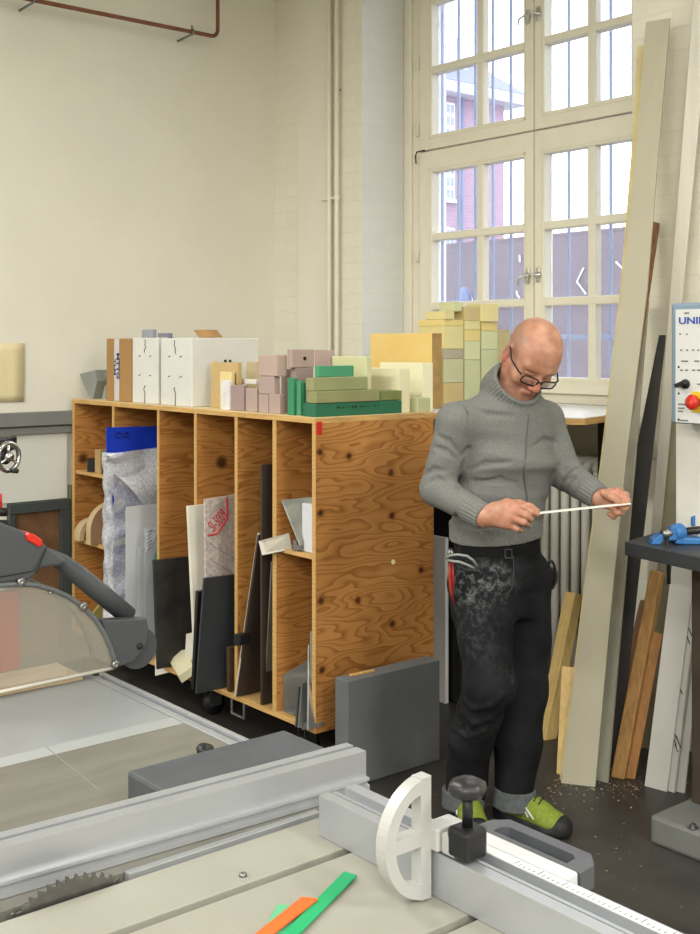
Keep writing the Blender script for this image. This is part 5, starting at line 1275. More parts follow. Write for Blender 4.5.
# head frame: left (E), forward (F), up (U)
E_ = unit((0.8976, 0.3848, -0.2149)); F_ = np.array([0.163, -0.7428, -0.6494]); F_ = unit(F_-E_*(F_@E_)); U_ = np.cross(E_, F_)
if U_[2] < 0: U_ = -U_
HS = 1.05
MH = np.stack([F_, E_, U_])
def hp3(f, e, u): return HC+HS*(f*F_+e*E_+u*U_)
body = Field((C(415, 0, 3.8)[0]-0.05, 3.45, -0.0), (0.98, 4.2, 1.80), 0.003)
b = body
# skull and face
b.ell(hp3(-0.010, 0, 0.028), HS*np.array((0.099, 0.080, 0.091)), MH, 0.001)
b.ell(hp3(0.040, 0, 0.018), HS*np.array((0.050, 0.062, 0.06)), MH, 0.03)
b.ell(hp3(0.032, 0, -0.045), HS*np.array((0.058, 0.060, 0.066)), MH, 0.03)
b.ell(hp3(0.040, 0, -0.088), HS*np.array((0.044, 0.045, 0.034)), MH, 0.025)
b.ell(hp3(0.074, 0, -0.113), HS*np.array((0.018, 0.022, 0.016)), MH, 0.02)
for s_ in (-1, 1):
    b.ell(hp3(0.058, 0.043*s_, -0.042), HS*np.array((0.03, 0.024, 0.024)), MH, 0.025)
    b.cone(hp3(0.012, 0.055*s_, -0.088), HS*0.016, hp3(0.0, 0.062*s_, -0.04), HS*0.018, 0.025)
    b.cone(hp3(0.088, 0.012*s_, 0.014), HS*0.010, hp3(0.074, 0.046*s_, 0.012), HS*0.011, 0.018)
    b.ell(hp3(0.096, 0.032*s_, -0.014), HS*np.array((0.016, 0.020, 0.012)), MH, 0.014, 'sub')
    b.ell(hp3(0.074, 0.032*s_, -0.013), HS*np.array((0.0125, 0.0135, 0.0115)), MH, 0.004)
    b.cone(hp3(0.0865, 0.020*s_, -0.010), HS*0.003, hp3(0.0825, 0.044*s_, -0.010), HS*0.003, 0.005)
    b.ell(hp3(0.100, 0.0125*s_, -0.050), HS*np.array((0.011, 0.008, 0.008)), MH, 0.008)
    # ear
    b.ell(hp3(-0.012, 0.080*s_, -0.016), HS*np.array((0.019, 0.008, 0.032)), MH, 0.008)
    b.ell(hp3(-0.009, 0.090*s_, -0.012), HS*np.array((0.011, 0.007, 0.020)), MH, 0.005, 'sub')
    b.ell(hp3(-0.006, 0.081*s_, -0.044), HS*np.array((0.009, 0.006, 0.009)), MH, 0.006)
b.cone(hp3(0.090, 0, 0.004), HS*0.0085, hp3(0.114, 0, -0.042), HS*0.0125, 0.012)
b.cone(hp3(0.090, -0.018, -0.078), HS*0.006, hp3(0.094, 0, -0.074), HS*0.0075, 0.007); b.cone(hp3(0.090, 0.018, -0.078), HS*0.006, hp3(0.094, 0, -0.074), HS*0.0075, 0.007)
b.cone(hp3(0.086, -0.014, -0.088), HS*0.007, hp3(0.086, 0.014, -0.088), HS*0.007, 0.008)
b.cone(hp3(0.101, -0.022, -0.0815), HS*0.0022, hp3(0.104, 0, -0.0805), HS*0.0026, 0.003, 'sub'); b.cone(hp3(0.101, 0.022, -0.0815), HS*0.0022, hp3(0.104, 0, -0.0805), HS*0.0026, 0.003, 'sub')
# neck, trunk, limbs under the clothes
b.cone(hp3(-0.03, 0, -0.06), 0.058, nb, 0.062, 0.03)
b.ecyl(upch-0.02*UP, (0.15, 0.085), nb, (0.07, 0.065), BS, 0.04)
b.ecyl(waist, (0.135, 0.09), chest, (0.145, 0.10), BS, 0.04); b.ecyl(chest, (0.145, 0.10), upch, (0.15, 0.085), BS, 0.04)
b.ecyl(hipc-0.05*UP, (0.135, 0.09), waist, (0.135, 0.09), BS, 0.04)
for sh, el, wr in ((shR, elR, wrR), (shL, elL, wrL)):
    b.cone(sh, 0.05, el, 0.036, 0.03); b.cone(el, 0.036, wr, 0.0275, 0.02)
    b.cone(upch+0.02*UP, 0.05, sh, 0.048, 0.03)
for hi_, kn, an in ((hR, knR, anR), (hL, knL, anL)):
    b.cone(hi_, 0.075, kn, 0.052, 0.03); b.cone(kn, 0.052, an, 0.036, 0.02); b.cone(hipc, 0.09, hi_, 0.08, 0.04)
    b.cone(an, 0.03, an-0.02*UP, 0.022, 0.01)
# right hand: back of the hand to the viewer, thumb and forefinger pinching the strip
dR = 3.60
pk = [C(511, 504.5, 3.60), C(514.5, 511, 3.585), C(513.5, 518.5, 3.585), C(509, 525, 3.595)]   # knuckles index..little
for p_, r_ in zip(pk, (0.0155, 0.0155, 0.0145, 0.013)): b.cone(wrR+0.0*UP, 0.026, p_, r_, 0.014)
b.ell((pk[1]+wrR)/2, (0.043, 0.019, 0.034), np.stack([unit(pk[1]-wrR), unit(np.cross(unit(pk[1]-wrR), UP)), UP]), 0.02)
b.chain([(pk[0], 0.0122), (C(523.5, 507.5, 3.585), 0.0108), (C(531.5, 511.5, 3.585), 0.0095), (C(537.5, 514.5, 3.59), 0.0082)], 0.006)
b.chain([(pk[1], 0.0122), (C(525.5, 515.5, 3.575), 0.0108), (C(531.0, 519.0, 3.59), 0.0092), (C(530.0, 520.5, 3.61), 0.0082)], 0.004)
b.chain([(pk[2], 0.0118), (C(523.5, 522.5, 3.575), 0.0105), (C(527.0, 524.5, 3.60), 0.009), (C(520.0, 523.5, 3.62), 0.008)], 0.004)
b.chain([(pk[3], 0.0108), (C(517.5, 529.0, 3.585), 0.0095), (C(520.5, 530.0, 3.605), 0.008), (C(514.5, 528.0, 3.62), 0.0072)], 0.004)
b.chain([(C(495, 507, 3.645), 0.016), (C(507, 503, 3.63), 0.0135), (C(520, 503.5, 3.615), 0.0115), (C(530, 507, 3.605), 0.0105), (C(537, 510.5, 3.598), 0.0088)], 0.010)
# left hand: fist around the far end, thumb along the strip
kl = [C(617, 491.5, 3.745), C(619.5, 496.5, 3.735), C(618.0, 502.5, 3.735), C(613.5, 508, 3.745)]
for p_, r_ in zip(kl, (0.0145, 0.015, 0.014, 0.0125)): b.cone(wrL, 0.026, p_, r_, 0.012)
b.chain([(kl[0], 0.0118), (C(626, 495, 3.73), 0.0108), (C(628, 500.5, 3.735), 0.0095), (C(621.5, 503.5, 3.75), 0.0085)], 0.005)
b.chain([(kl[1], 0.0122), (C(627, 501.5, 3.72), 0.011), (C(626, 507.5, 3.73), 0.0097), (C(618.5, 508, 3.75), 0.0085)], 0.004)
b.chain([(kl[2], 0.0118), (C(623.5, 508, 3.72), 0.0108), (C(621.5, 513, 3.73), 0.0094), (C(614.5, 512, 3.75), 0.0082)], 0.004)
b.chain([(kl[3], 0.0106), (C(617, 513, 3.73), 0.0098), (C(614, 517, 3.74), 0.0084), (C(609, 514, 3.755), 0.0076)], 0.004)
b.chain([(C(604.5, 493.5, 3.74), 0.0145), (C(611, 497, 3.715), 0.0125), (C(617.5, 500.5, 3.70), 0.0105), (C(624, 502.8, 3.70), 0.0088)], 0.008)
def hairattr(V):
    q = (V-HC)@MH.T/HS
    a = np.clip((0.055-q[:, 0])*22, 0, 1)*np.clip((q[:, 2]+0.045)*25, 0, 1)*np.clip((0.088-q[:, 2])*40, 0, 1)*np.clip(1.2-np.abs(q[:, 1])*0, 0, 1)
    top = np.clip((0.02-q[:, 0])*15, 0, 1)
    return np.where(q[:, 2] > 0.07, a*top, a)*(np.abs(q).max(1) < 0.14)
def beard(V):
    q = (V-HC)@MH.T/HS
    return np.clip((-0.055-q[:, 2])*30, 0, 1)*(np.abs(q).max(1) < 0.15)*np.clip((q[:, 0]+0.02)*30, 0, 1)
def lips(V):
    q = (V-HC)@MH.T/HS
    return np.clip(1-np.abs(q[:, 2]+0.081)/0.011, 0, 1)*np.clip(1-np.abs(q[:, 1])/0.026, 0, 1)*(q[:, 0] > 0.075)*(np.abs(q).max(1) < 0.15)
def ruddy(V):
    q = (V-HC)@MH.T/HS
    nose = np.exp(-((q[:, 0]-0.115)**2+q[:, 1]**2+(q[:, 2]+0.043)**2)/0.0006); ear = np.clip((np.abs(q[:, 1])-0.072)*100, 0, 1)*(np.abs(q[:, 2]+0.016) < 0.045)
    kn_ = sum(np.exp(-((V-p_)**2).sum(1)/0.0002) for p_ in pk+kl)
    return np.clip((nose+ear)*(np.abs(q).max(1) < 0.15)+0.7*kn_, 0, 1)
SKIN = bpy.data.materials.new('skin'); SKIN.use_nodes = True
def _skin():
    nt = SKIN.node_tree; N = nt.nodes; L = nt.links; bs = N['Principled BSDF']
    bs.inputs['Roughness'].default_value = 0.42; bs.inputs['Subsurface Weight'].default_value = 0.12; bs.inputs['Subsurface Radius'].default_value = (0.01, 0.004, 0.002); bs.inputs['Specular IOR Level'].default_value = 0.45
    tc = N.new('ShaderNodeTexCoord'); n = N.new('ShaderNodeTexNoise'); n.inputs['Scale'].default_value = 28; n.inputs['Detail'].default_value = 4; L.new(tc.outputs['Object'], n.inputs['Vector'])
    r = N.new('ShaderNodeValToRGB'); r.color_ramp.elements[0].color = lin((166, 114, 90)); r.color_ramp.elements[1].color = lin((196, 146, 120)); r.color_ramp.elements[0].position = 0.3; r.color_ramp.elements[1].position = 0.7
    L.new(n.outputs['Fac'], r.inputs['Fac']); cur = r.outputs['Color']
    for an, col, amt in (('ruddy', (188, 88, 72), 0.6), ('hair', (134, 104, 86), 0.6), ('beard', (150, 108, 90), 0.6), ('lips', (170, 88, 76), 0.8)):
        a = N.new('ShaderNodeAttribute'); a.attribute_name = an
        m = N.new('ShaderNodeMath'); m.operation = 'MULTIPLY'; m.inputs[1].default_value = amt; L.new(a.outputs['Fac'], m.inputs[0])
        x = N.new('ShaderNodeMix'); x.data_type = 'RGBA'; x.inputs[7].default_value = lin(col); L.new(m.outputs[0], x.inputs['Factor']); L.new(cur, x.inputs[6]); cur = x.outputs[2]
    L.new(cur, bs.inputs['Base Color'])
_skin()
org = Vector(to_world(np.array([[(anR[0]+anL[0])/2, 3.93, 0.0]]))[0])
person = field_obj('person', body, SKIN, org=org, attr={'hair': hairattr, 'beard': beard, 'lips': lips, 'ruddy': ruddy},
                   label='person in grey knit sweater and dusty black jeans studying a thin strip', cat='person')
del body, b

def on_field(f, p, d):
    """walk from p along d to the surface of a field"""
    for _ in range(200):
        i = np.round((p-f.lo)/f.h).astype(int)
        if (i < 0).any() or (i >= f.n).any() or f.D[tuple(i)] < 0.001: return p
        p = p+d*0.002
    return p
# ------------------------------------------------------------------ sweater
sw = Field((C(405, 0, 3.8)[0]-0.05, 3.55, 0.90), (0.95, 4.2, 1.62), 0.003)
def folds(amp, fz, seed):
    def m(P, *a): return 0.8*amp*np.sin(fz*P[..., 2]+25*P[..., 0]+3.2*noise3(P, 9, seed)+3*noise3(P, 4, seed+1))*np.clip(0.6+noise3(P, 8, seed+5), 0, 1.2)+0.7*amp*noise3(P, 22, seed+2)
    return m
hem0, hem1 = C(496.5, 536.5, 3.925), C(496.5, 519, 3.92)
def ribs(nr, amp): return lambda P, u, ang, t: amp*np.cos(nr*ang)
sw.ecyl(hem1+0.0*UP, (0.170, 0.118), C(500, 495, 3.91), (0.166, 0.120), BS, 0.02, mod=lambda P, u, ang, t: folds(0.0035, 62, 3)(P))
sw.ecyl(C(500, 495, 3.91), (0.166, 0.120), chest+0.02*BF, (0.168, 0.118), BS, 0.04, mod=lambda P, u, ang, t: folds(0.004, 60, 4)(P))
sw.ecyl(chest+0.02*BF, (0.168, 0.118), upch, (0.168, 0.098), BS, 0.05, mod=lambda P, u, ang, t: folds(0.002, 40, 5)(P))
sw.ecyl(upch, (0.165, 0.096), nb+0.0*UP, (0.085, 0.075), BS, 0.05)
sw.ecyl(hem0, (0.174, 0.124), hem1, (0.176, 0.125), BS, 0.008, mod=ribs(64, 0.0016), flat=True)
def armfold(seed, amp, f): 
    def m(P, t, e): return amp*np.sin(f*t+6*noise3(P, 12, seed)+40*(P[..., 0]*0.7-P[..., 1]*0.5))*np.clip(0.6+noise3(P, 9, seed+4), 0, 1.2)+1.2*amp*noise3(P, 30, seed+1)
    return m
for sh, el, wr, sd, fo in ((shR, elR, wrR, 1, -1), (shL, elL, wrL, 2, 1)):
    sw.cone(upch+0.02*UP+BS*0.06*fo, 0.072, sh, 0.060, 0.05)
    m_ = sh+(el-sh)*0.5
    sw.cone(sh, 0.061, el, 0.0535, 0.03, mod=armfold(10+sd, 0.0016, 26))
    cuff = el+(wr-el)*0.72
    sw.cone(el, 0.0555, cuff, 0.0455, 0.02, mod=armfold(20+sd, 0.0016, 24))
    sdir = unit(np.cross(wr-el, BF))
    sw.ecyl(cuff-(wr-el)*0.03, (0.0455, 0.0455), wr-(wr-el)*0.0, (0.0405, 0.0405), sdir, 0.006, mod=ribs(22, 0.0018), flat=True)
    sw.cone(wr-(wr-el)*0.03, 0.031, wr+(wr-el)*0.06, 0.033, 0.004, 'sub')
# turned-up ribbed collar
c0 = C(506, 395, 3.90); cn = unit(0.85*BF+0.62*UP); c1 = c0+cn*0.078
sw.ecyl(c0-cn*0.012, (0.096, 0.092), c1, (0.091, 0.088), BS, 0.012, mod=lambda P, u, ang, t: 0.0022*np.cos(46*ang)-0.004*np.sin(math.pi*np.clip(u, 0, 1)), flat=True)
sw.ecyl(c0+cn*0.024, (0.074, 0.070), c1+cn*0.03, (0.079, 0.075), BS, 0.006, 'sub', flat=True)
# seam of the sleeve and zip line
sw.chain([(C(461, 398, 3.79), 0.004), (C(470, 420, 3.74), 0.004), (C(472, 440, 3.73), 0.004), (C(465, 455, 3.73), 0.004)], 0.006, 'sub')
def crease(f, pts, r, k):
    q = [on_field(f, C(x, y, 3.6), np.array([(x-350)/FOC, 1, -(y-HORIZON)/FOC]))-np.array([0, r*0.35, 0]) for x, y in pts]
    f.chain([(p, r*(0.35 if i in (0, len(q)-1) else 1)) for i, p in enumerate(q)], k, 'sub')
for pts in ([(438, 436), (449, 442), (461, 455)], [(434, 447), (446, 451), (459, 461)], [(424, 474), (434, 470), (446, 471)], [(426, 484), (437, 479), (449, 483)], [(468, 470), (485, 464), (510, 462)], [(456, 488), (474, 482), (500, 480), (516, 484)], [(462, 456), (468, 450), (480, 447)], [(534, 446), (545, 440), (556, 442)], [(558, 466), (566, 470), (576, 466)], [(562, 482), (570, 478), (580, 476)], [(470, 408), (488, 414), (512, 416)], [(456, 515), (463, 523), (480, 530)]):
    crease(sw, pts, 0.0055, 0.016)
zp = [C(527, 414, 3.75), C(526.5, 436, 3.76), C(526, 458, 3.765), C(524, 478, 3.765), C(527, 498, 3.775), C(528, 518, 3.785), C(530, 540, 3.79)]
KNIT = mat('grey_knit', (124, 125, 121), 0.9, var=0.16, scale=160, bump=0.25, bscale=420, spec=0.15)
sweater = field_obj('sweater', sw, KNIT, person)
zz_ = [on_field(sw, C(px, py, 3.6), np.array([(px-350)/FOC, 1, -(py-HORIZON)/FOC])) for px, py in ((529, 414), (527.5, 425), (526.5, 436), (526, 447), (525.5, 458), (524, 468), (524, 478), (525.5, 488), (527, 498), (527.5, 508), (528, 518), (529, 528))]
zw = [Vector(to_world(p[None])[0]) for p in zz_]
obj('zip', tube(B(), zw, 0.0032, 6), mat('zip_grey', (88, 90, 90), 0.6), person, True)
obj('zip_slider', tube(B(), [zw[0], zw[0]+Vector((0, 0, -0.012)), zw[0]+Vector((0, 0, -0.022))], [0.004, 0.005, 0.003], 8), STEEL, person, True)
del sw

# ------------------------------------------------------------------ jeans
je = Field((C(425, 0, 3.8)[0]-0.06, 3.6, 0.0), (0.85, 4.25, 1.06), 0.0036)
je.ecyl(hipc+0.0*UP, (0.168, 0.118), waist-UP*0.05, (0.158, 0.109), BS, 0.03)
je.ecyl(C(497, 605, 3.93), (0.165, 0.12), hipc, (0.168, 0.12), BS, 0.03)
def jf(seed, amp, f): return lambda P, t, e: amp*np.sin(f*t+4*noise3(P, 10, seed))+0.5*amp*noise3(P, 25, seed+3)
kR1 = C(485, 630, 3.82); kR2 = C(471, 738, 3.87)
je.cone(hR-0.01*UP, 0.094, kR1, 0.089, 0.04, mod=jf(31, 0.002, 8)); je.cone(kR1, 0.089, knR, 0.081, 0.03, mod=jf(32, 0.003, 10))
je.cone(knR, 0.081, kR2, 0.074, 0.03, mod=jf(33, 0.002, 9)); je.cone(kR2, 0.074, anR, 0.069, 0.02, mod=jf(34, 0.002, 7))
kL1 = C(524, 640, 3.95); kL2 = C(518.5, 742, 3.925)
je.cone(hL, 0.096, kL1, 0.088, 0.04, mod=jf(41, 0.002, 8)); je.cone(kL1, 0.088, knL, 0.083, 0.03, mod=jf(42, 0.0015, 5))
je.cone(knL, 0.083, kL2, 0.079, 0.03, mod=jf(43, 0.0018, 6)); je.cone(kL2, 0.079, anL+0.02*UP, 0.067, 0.02, mod=jf(44, 0.0018, 6))
for a_ in (anR-0.03*UP, anL-0.01*UP): je.cone(a_, 0.058, a_-0.12*UP, 0.06, 0.004, 'sub')
# knee break folds, pocket lines
for pts in ([(464, 700), (474, 708), (490, 705), (503, 695)], [(462, 714), (474, 723), (490, 718), (500, 709)], [(455, 728), (468, 736), (484, 730)]):
    je.chain([(on_field(je, C(x, y, 3.6), np.array([(x-350)/FOC, 1, -(y-HORIZON)/FOC]))+np.array([0, 0.001, 0]), 0.007) for x, y in pts], 0.014)
def _denim():
    m = bpy.data.materials.new('black_denim'); m.use_nodes = True; nt = m.node_tree; N = nt.nodes; L = nt.links; bs = N['Principled BSDF']
    bs.inputs['Roughness'].default_value = 0.85; bs.inputs['Specular IOR Level'].default_value = 0.15
    tc = N.new('ShaderNodeTexCoord'); n = N.new('ShaderNodeTexNoise'); n.inputs['Scale'].default_value = 7; n.inputs['Detail'].default_value = 6; L.new(tc.outputs['Object'], n.inputs['Vector'])
    r = N.new('ShaderNodeValToRGB'); r.color_ramp.elements[0].color = lin((17, 18, 20)); r.color_ramp.elements[1].color = lin((36, 37, 40)); r.color_ramp.elements[0].position = 0.35; r.color_ramp.elements[1].position = 0.75
    L.new(n.outputs['Fac'], r.inputs['Fac'])
    # pale dust rubbed into thigh and pocket
    at = N.new('ShaderNodeAttribute'); at.attribute_name = 'dust'
    n2 = N.new('ShaderNodeTexNoise'); n2.inputs['Scale'].default_value = 45; n2.inputs['Detail'].default_value = 8; n2.inputs['Roughness'].default_value = 0.75; n2.inputs['Distortion'].default_value = 0.4; L.new(tc.outputs['Object'], n2.inputs['Vector'])
    r2 = N.new('ShaderNodeValToRGB'); r2.color_ramp.elements[0].position = 0.48; r2.color_ramp.elements[0].color = (0, 0, 0, 1); r2.color_ramp.elements[1].position = 0.78; r2.color_ramp.elements[1].color = (1, 1, 1, 1); L.new(n2.outputs['Fac'], r2.inputs['Fac'])
    mu = N.new('ShaderNodeMath'); mu.operation = 'MULTIPLY'; L.new(at.outputs['Fac'], mu.inputs[0]); L.new(r2.outputs['Color'], mu.inputs[1])
    x = N.new('ShaderNodeMix'); x.data_type = 'RGBA'; x.inputs[7].default_value = lin((150, 150, 150)); L.new(mu.outputs[0], x.inputs['Factor']); L.new(r.outputs['Color'], x.inputs[6]); L.new(x.outputs[2], bs.inputs['Base Color'])
    return m
DENIM = _denim()
def dust(V):
    p = 0
    for q, s_, a in ((C(468, 585, 3.8), 0.075, 0.9), (C(497, 580, 3.78), 0.06, 0.9), (C(470, 640, 3.74), 0.09, 0.22), (C(502, 678, 3.74), 0.035, 0.9), (C(470, 725, 3.78), 0.05, 0.3)):
        p = p+a*np.exp(-((V-q)**2).sum(1)/(s_*s_))
    return np.clip(p, 0, 1)
def surf(f, px, py): return Vector(to_world(on_field(f, C(px, py, 3.62), np.array([(px-350)/FOC, 1, -(py-HORIZON)/FOC]))[None])[0])
STITCH = mat('dark_stitch', (58, 58, 60), 0.8)
pocket = [surf(je, x, y) for x, y in ((452, 561), (458, 566), (466, 570), (476, 571), (481, 566), (482, 558))]
fly = [surf(je, x, y) for x, y in ((513, 556), (514, 572), (512, 588), (505, 598))]
belt = [surf(je, x, y) for x, y in ((455, 550.5), (465, 551.5), (480, 552.5), (497, 553), (512, 552.5), (527, 551), (537, 549.5))]
buck = surf(je, 508, 553)
cufp = anL
jeans = field_obj('jeans', je, DENIM, person, attr={'dust': dust})
del je
obj('pocket_seam', tube(B(), pocket, 0.0022, 6), STITCH, person, True); obj('fly_seam', tube(B(), fly, 0.0022, 6), STITCH, person, True)
bm = B(); nb_ = len(belt)
for p, q in zip(belt, belt[1:]):
    n_ = -DV*0.006
    hexa(bm, [p-ZV*0.010+n_*0.2, q-ZV*0.010+n_*0.2, q-ZV*0.010+n_, p-ZV*0.010+n_, p+ZV*0.017+n_*0.2, q+ZV*0.017+n_*0.2, q+ZV*0.017+n_, p+ZV*0.017+n_])
obj('belt', bm, mat('black_leather', (14, 14, 14), 0.7, spec=0.2), person)
bc = buck-DV*0.011
obj('buckle', tube(B(), [bc+RV*x+ZV*z for x, z in ((-0.011, -0.014), (0.011, -0.014), (0.011, 0.014), (-0.011, 0.014))], 0.002, 8, True), mat('dull_buckle', (96, 96, 96), 0.4, 0.6), person)
# rolled grey cuff on the standing leg
cu = Field(tuple(anL-0.13), tuple(anL+0.15), 0.003)
cu.ecyl(C(514.5, 806, 3.93), (0.0735, 0.0735), C(515.5, 787, 3.93), (0.072, 0.072), (1, 0, 0), 0.004, flat=True, mod=lambda P, u, a, t: 0.003*np.sin(3*a+1)+0.002*noise3(P, 30, 2))
cu.cone(C(515, 815, 3.93), 0.056, C(515, 790, 3.93), 0.056, 0.004, 'sub')
field_obj('jeans_cuff', cu, mat('denim_inside', (92, 96, 98), 0.9, var=0.2, scale=60), person)
cu = Field(tuple(anR-0.13), tuple(anR+0.15), 0.003)
cu.ecyl(C(464, 806, 3.95), (0.0735, 0.0735), C(464, 788, 3.95), (0.072, 0.072), (1, 0, 0), 0.004, flat=True, mod=lambda P, u, a, t: 0.003*np.sin(3*a+2))
cu.cone(C(464, 815, 3.95), 0.056, C(464, 790, 3.95), 0.056, 0.004, 'sub')
field_obj('jeans_cuff', cu, MC['denim_inside'], person)
# ------------------------------------------------------------------ shoes
LIME = mat('lime_mesh', (130, 148, 50), 0.7, var=0.2, scale=90, bump=0.2, bscale=200); SOLE = mat('shoe_black', (30, 31, 32), 0.6, var=0.15)
SILV = mat('silver_stripe', (206, 208, 206), 0.4)
def shoe(heel, toe, name='shoe'):
    heel, toe = np.array([heel[0], heel[1], 0]), np.array([toe[0], toe[1], 0]); d = unit(toe-heel); toe = heel+d*0.285; s_ = np.cross(d, UP)
    def q(f, s, z): return heel+d*f*0.285+s_*s+UP*z
    lo, hi = np.minimum(heel, toe)-0.08, np.maximum(heel, toe)+0.08
    f = Field((lo[0], lo[1], 0.0), (hi[0], hi[1], 0.17), 0.003)
    M = np.stack([d, s_, UP])
    f.ell(q(0.17, 0, 0.055), (0.052, 0.039, 0.05), M, 0.01); f.ell(q(0.48, 0, 0.05), (0.095, 0.043, 0.045), M, 0.03); f.ell(q(0.80, 0.004, 0.038), (0.062, 0.047, 0.034), M, 0.03)
    f.cone(q(0.2, 0, 0.07), 0.037, q(0.22, 0, 0.125), 0.042, 0.03); f.cone(q(0.3, 0, 0.09), 0.03, q(0.62, 0, 0.06), 0.028, 0.03)
    f.cone(q(0.22, 0, 0.10), 0.032, q(0.22, 0, 0.2), 0.035, 0.005, 'sub')
    f.put(lambda P: P[..., 2]-0.022, lo, np.array([hi[0], hi[1], 0.03]), 0.0, 'sub')
    up = field_obj(name, f, LIME, person)
    # sole, toe cap and heel counter
    g = Field((lo[0], lo[1], -0.01), (hi[0], hi[1], 0.12), 0.003)
    g.ell(q(0.2, 0, 0.016), (0.062, 0.044, 0.036), M, 0.001); g.ell(q(0.5, 0, 0.014), (0.10, 0.046, 0.03), M, 0.02); g.ell(q(0.8, 0.004, 0.016), (0.068, 0.053, 0.03), M, 0.02)
    g.ell(q(0.92, 0.003, 0.034), (0.034, 0.043, 0.032), M, 0.015); g.ell(q(0.08, 0, 0.045), (0.026, 0.036, 0.042), M, 0.015)
    g.put(lambda P: P[..., 2]-0.002, lo, np.array([hi[0], hi[1], 0.004]), 0.0, 'sub')
    so = field_obj('sole', g, SOLE, up)
    def onf(a, s, z):
        p = q(a, s*0.06, z+0.0); dd = -s_*np.sign(s)
        return Vector(to_world(on_field(f, p, dd)[None])[0])
    for sg in (-1, 1):
        obj('stripe', tube(B(), [onf(0.36, sg, 0.045), onf(0.47, sg, 0.078), onf(0.56, sg, 0.045)], 0.004, 6), SILV, up, True)
        obj('stripe', tube(B(), [onf(0.50, sg, 0.078), onf(0.64, sg, 0.045)], 0.0036, 6), SILV, up, True)
    for k in range(5):
        a_ = 0.36+0.07*k
        pts = [Vector(to_world(on_field(f, q(a_+0.02*sg, sg*0.022, 0.16), -UP)[None])[0]) for sg in (-1, 0, 1)]
        obj('lace', tube(B(), pts, 0.0032, 6), mat('lace_dark', (48, 52, 40), 0.8), up, True)
    obj('pull_tab', tube(B(), [Vector(to_world((q(0.62, 0, 0.085))[None])[0]), Vector(to_world((q(0.68, 0.0, 0.09))[None])[0])], 0.004, 6), mat('orange_tab', (226, 130, 50), 0.6), up, True)
hl, tl_ = at_z(496, 814, 0), at_z(557, 834, 0)
def cf(v): return (v.dot(RV), v.dot(DV))
shoe(cf(hl), cf(tl_))
hr, tr_ = at_z(458, 806, 0), at_z(476, 836, 0)
shoe(cf(hr), cf(tr_))
# ------------------------------------------------------------------ glasses
def hw(f, e, u): return Vector(to_world(hp3(f, e, u)[None])[0])
GLF = mat('glasses_frame', (30, 27, 26), 0.3, 0.3)
gl = link(bpy.data.objects.new('glasses', None)); gl.parent = person; gl.location = hw(0.1, 0, -0.01)-org; WL[gl] = hw(0.1, 0, -0.01); gl.empty_display_size = 0.03
LENS = clear_mat('lens', (226, 230, 236), 0.0, 0.03)
gu = -0.020
for s_ in (-1, 1):
    rim = []
    for k in range(24):
        t = 2*math.pi*k/24; ce, su = math.cos(t), math.sin(t)
        x = 0.034*s_+0.0265*np.sign(ce)*abs(ce)**0.45; z = gu+0.0155*np.sign(su)*abs(su)**0.5
        rim.append(hw(0.113-0.9*abs(x)**1.6-0.1*(gu-z), x, z))
    obj('rim', tube(B(), rim, 0.0026, 8, True), GLF, gl, True)
    obj('lens', prism(B(), rim, (F_@np.array([1, 0, 0])*RV+F_@np.array([0, 1, 0])*DV+F_[2]*ZV)*0.0012), LENS, gl)
    obj('temple', tube(B(), [hw(0.095, 0.0625*s_, gu+0.008), hw(0.088, 0.073*s_, gu+0.010), hw(0.04, 0.085*s_, gu+0.012), hw(0.008, 0.0885*s_, 0.008), hw(-0.006, 0.084*s_, 0.006), hw(-0.02, 0.078*s_, -0.004)], 0.0029, 8), GLF, gl, True)
obj('bridge', tube(B(), [hw(0.1115, -0.0085, gu+0.006), hw(0.118, 0, gu+0.0085), hw(0.1115, 0.0085, gu+0.006)], 0.0024, 8), GLF, gl, True)
# ------------------------------------------------------------------ strip in his hands, pliers and pouch
s0, s1 = C(534, 513.6, 3.592), C(629.5, 503.5, 3.705)
W0, W1 = [Vector(to_world(v[None])[0]) for v in (s0, s1)]
dirv = (W1-W0).normalized(); sid = dirv.cross(ZV).normalized()
obj('measuring_strip', obox(B(), W0-sid*0.010-ZV*0.0022, W1-W0, sid*0.02, ZV*0.0045, 0.0008), mat('strip_white', (232, 230, 220), 0.5, var=0.03), label='thin white strip held level between both hands of the person', cat='strip')
def cw(px, py, d): return Vector(to_world(C(px, py, d)[None])[0])
pl = thing('pliers', 'red handled pliers with grey wire loop stuck in the jeans pocket', 'pliers', cw(451, 570, 3.80))
obj('handle', tube(B(), [cw(450.5, 560, 3.80), cw(449.5, 575, 3.79), cw(451, 592, 3.79), cw(454, 603, 3.80)], [0.0035, 0.0052, 0.005, 0.003], 10), mat('pliers_red', (160, 46, 34), 0.45), pl, True)
obj('handle', tube(B(), [cw(452.5, 560, 3.80), cw(453, 575, 3.79), cw(453.5, 590, 3.79)], [0.003, 0.0045, 0.003], 10), MC['pliers_red'], pl, True)
obj('jaw', tube(B(), [cw(450, 560, 3.80), cw(449, 553, 3.80), cw(451, 548, 3.80)], [0.005, 0.006, 0.003], 10), STEEL, pl, True)
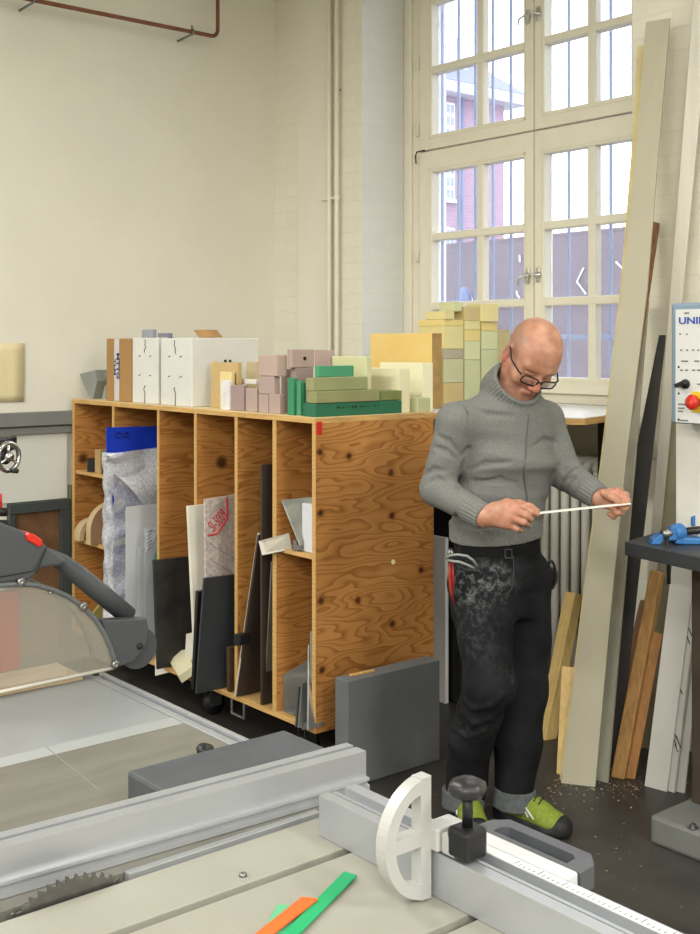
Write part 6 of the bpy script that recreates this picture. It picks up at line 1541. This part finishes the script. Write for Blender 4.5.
obj('jaw', tube(B(), [cw(452.5, 560, 3.80), cw(452, 553, 3.80), cw(452.5, 549, 3.80)], [0.005, 0.006, 0.003], 10), STEEL, pl, True)
GCAB = mat('grey_cable', (150, 156, 150), 0.5)
obj('wire_loop', tube(B(), [cw(445.5, 559, 3.79), cw(450, 555.5, 3.76), cw(458, 554.5, 3.74), cw(467, 556, 3.735), cw(473, 560, 3.74), cw(477, 566, 3.75)], 0.0042, 8), GCAB, pl, True)
obj('wire_loop', tube(B(), [cw(445.5, 559.5, 3.79), cw(452, 561, 3.765), cw(460, 562, 3.745), cw(468, 565, 3.745), cw(474, 568, 3.75)], 0.0042, 8), GCAB, pl, True)
po = thing('belt_pouch', 'small black pouch loop hanging at the person\'s left hip', 'pouch', cw(552, 578, 4.0))
obj('pouch', lathe(B(), cw(549, 577, 4.02), (0.9, 0.2, 0), [(0, 0.03), (0.012, 0.036), (0.02, 0.03), (0.022, 0.0)], 20), BLACK, po, True)
obj('loop', tube(B(), [cw(551+4.5*math.cos(t), 575+14*math.sin(t), 3.995) for t in np.linspace(0, 6.283, 21)[:-1]], 0.005, 8, True), BLACK, po, True)
SKY = 5.2
LAMPS = [(-4.0, 0.0, 100), (-1.6, 2.6, 24), (-1.6, -1.2, 50), (1.6, 2.0, 110), (-3.4, -3.4, 150), (1.6, -1.2, 170), (4.2, 0.8, 200), (0.6, -4.6, 260), (4.2, -3.2, 220)]
# ------------------------------------------------------------------ light
w = bpy.data.worlds.new('sky'); SC.world = w; w.use_nodes = True
bg = w.node_tree.nodes['Background']; bg.inputs['Color'].default_value = (0.86, 0.92, 1.0, 1); bg.inputs['Strength'].default_value = SKY
def area(name, loc, sx, sy, power, col, rot=(0, 0, 0)):
    l = bpy.data.lights.new(name, 'AREA'); l.shape = 'RECTANGLE'; l.size = sx; l.size_y = sy; l.energy = power; l.color = col
    o = link(bpy.data.objects.new(name, l)); o.location = loc; o.rotation_euler = rot
    return o
for (x, y, p) in LAMPS:
    area('ceiling_lamp', (x, y, 3.7), 1.6, 0.5, p, (1.0, 0.985, 0.95))
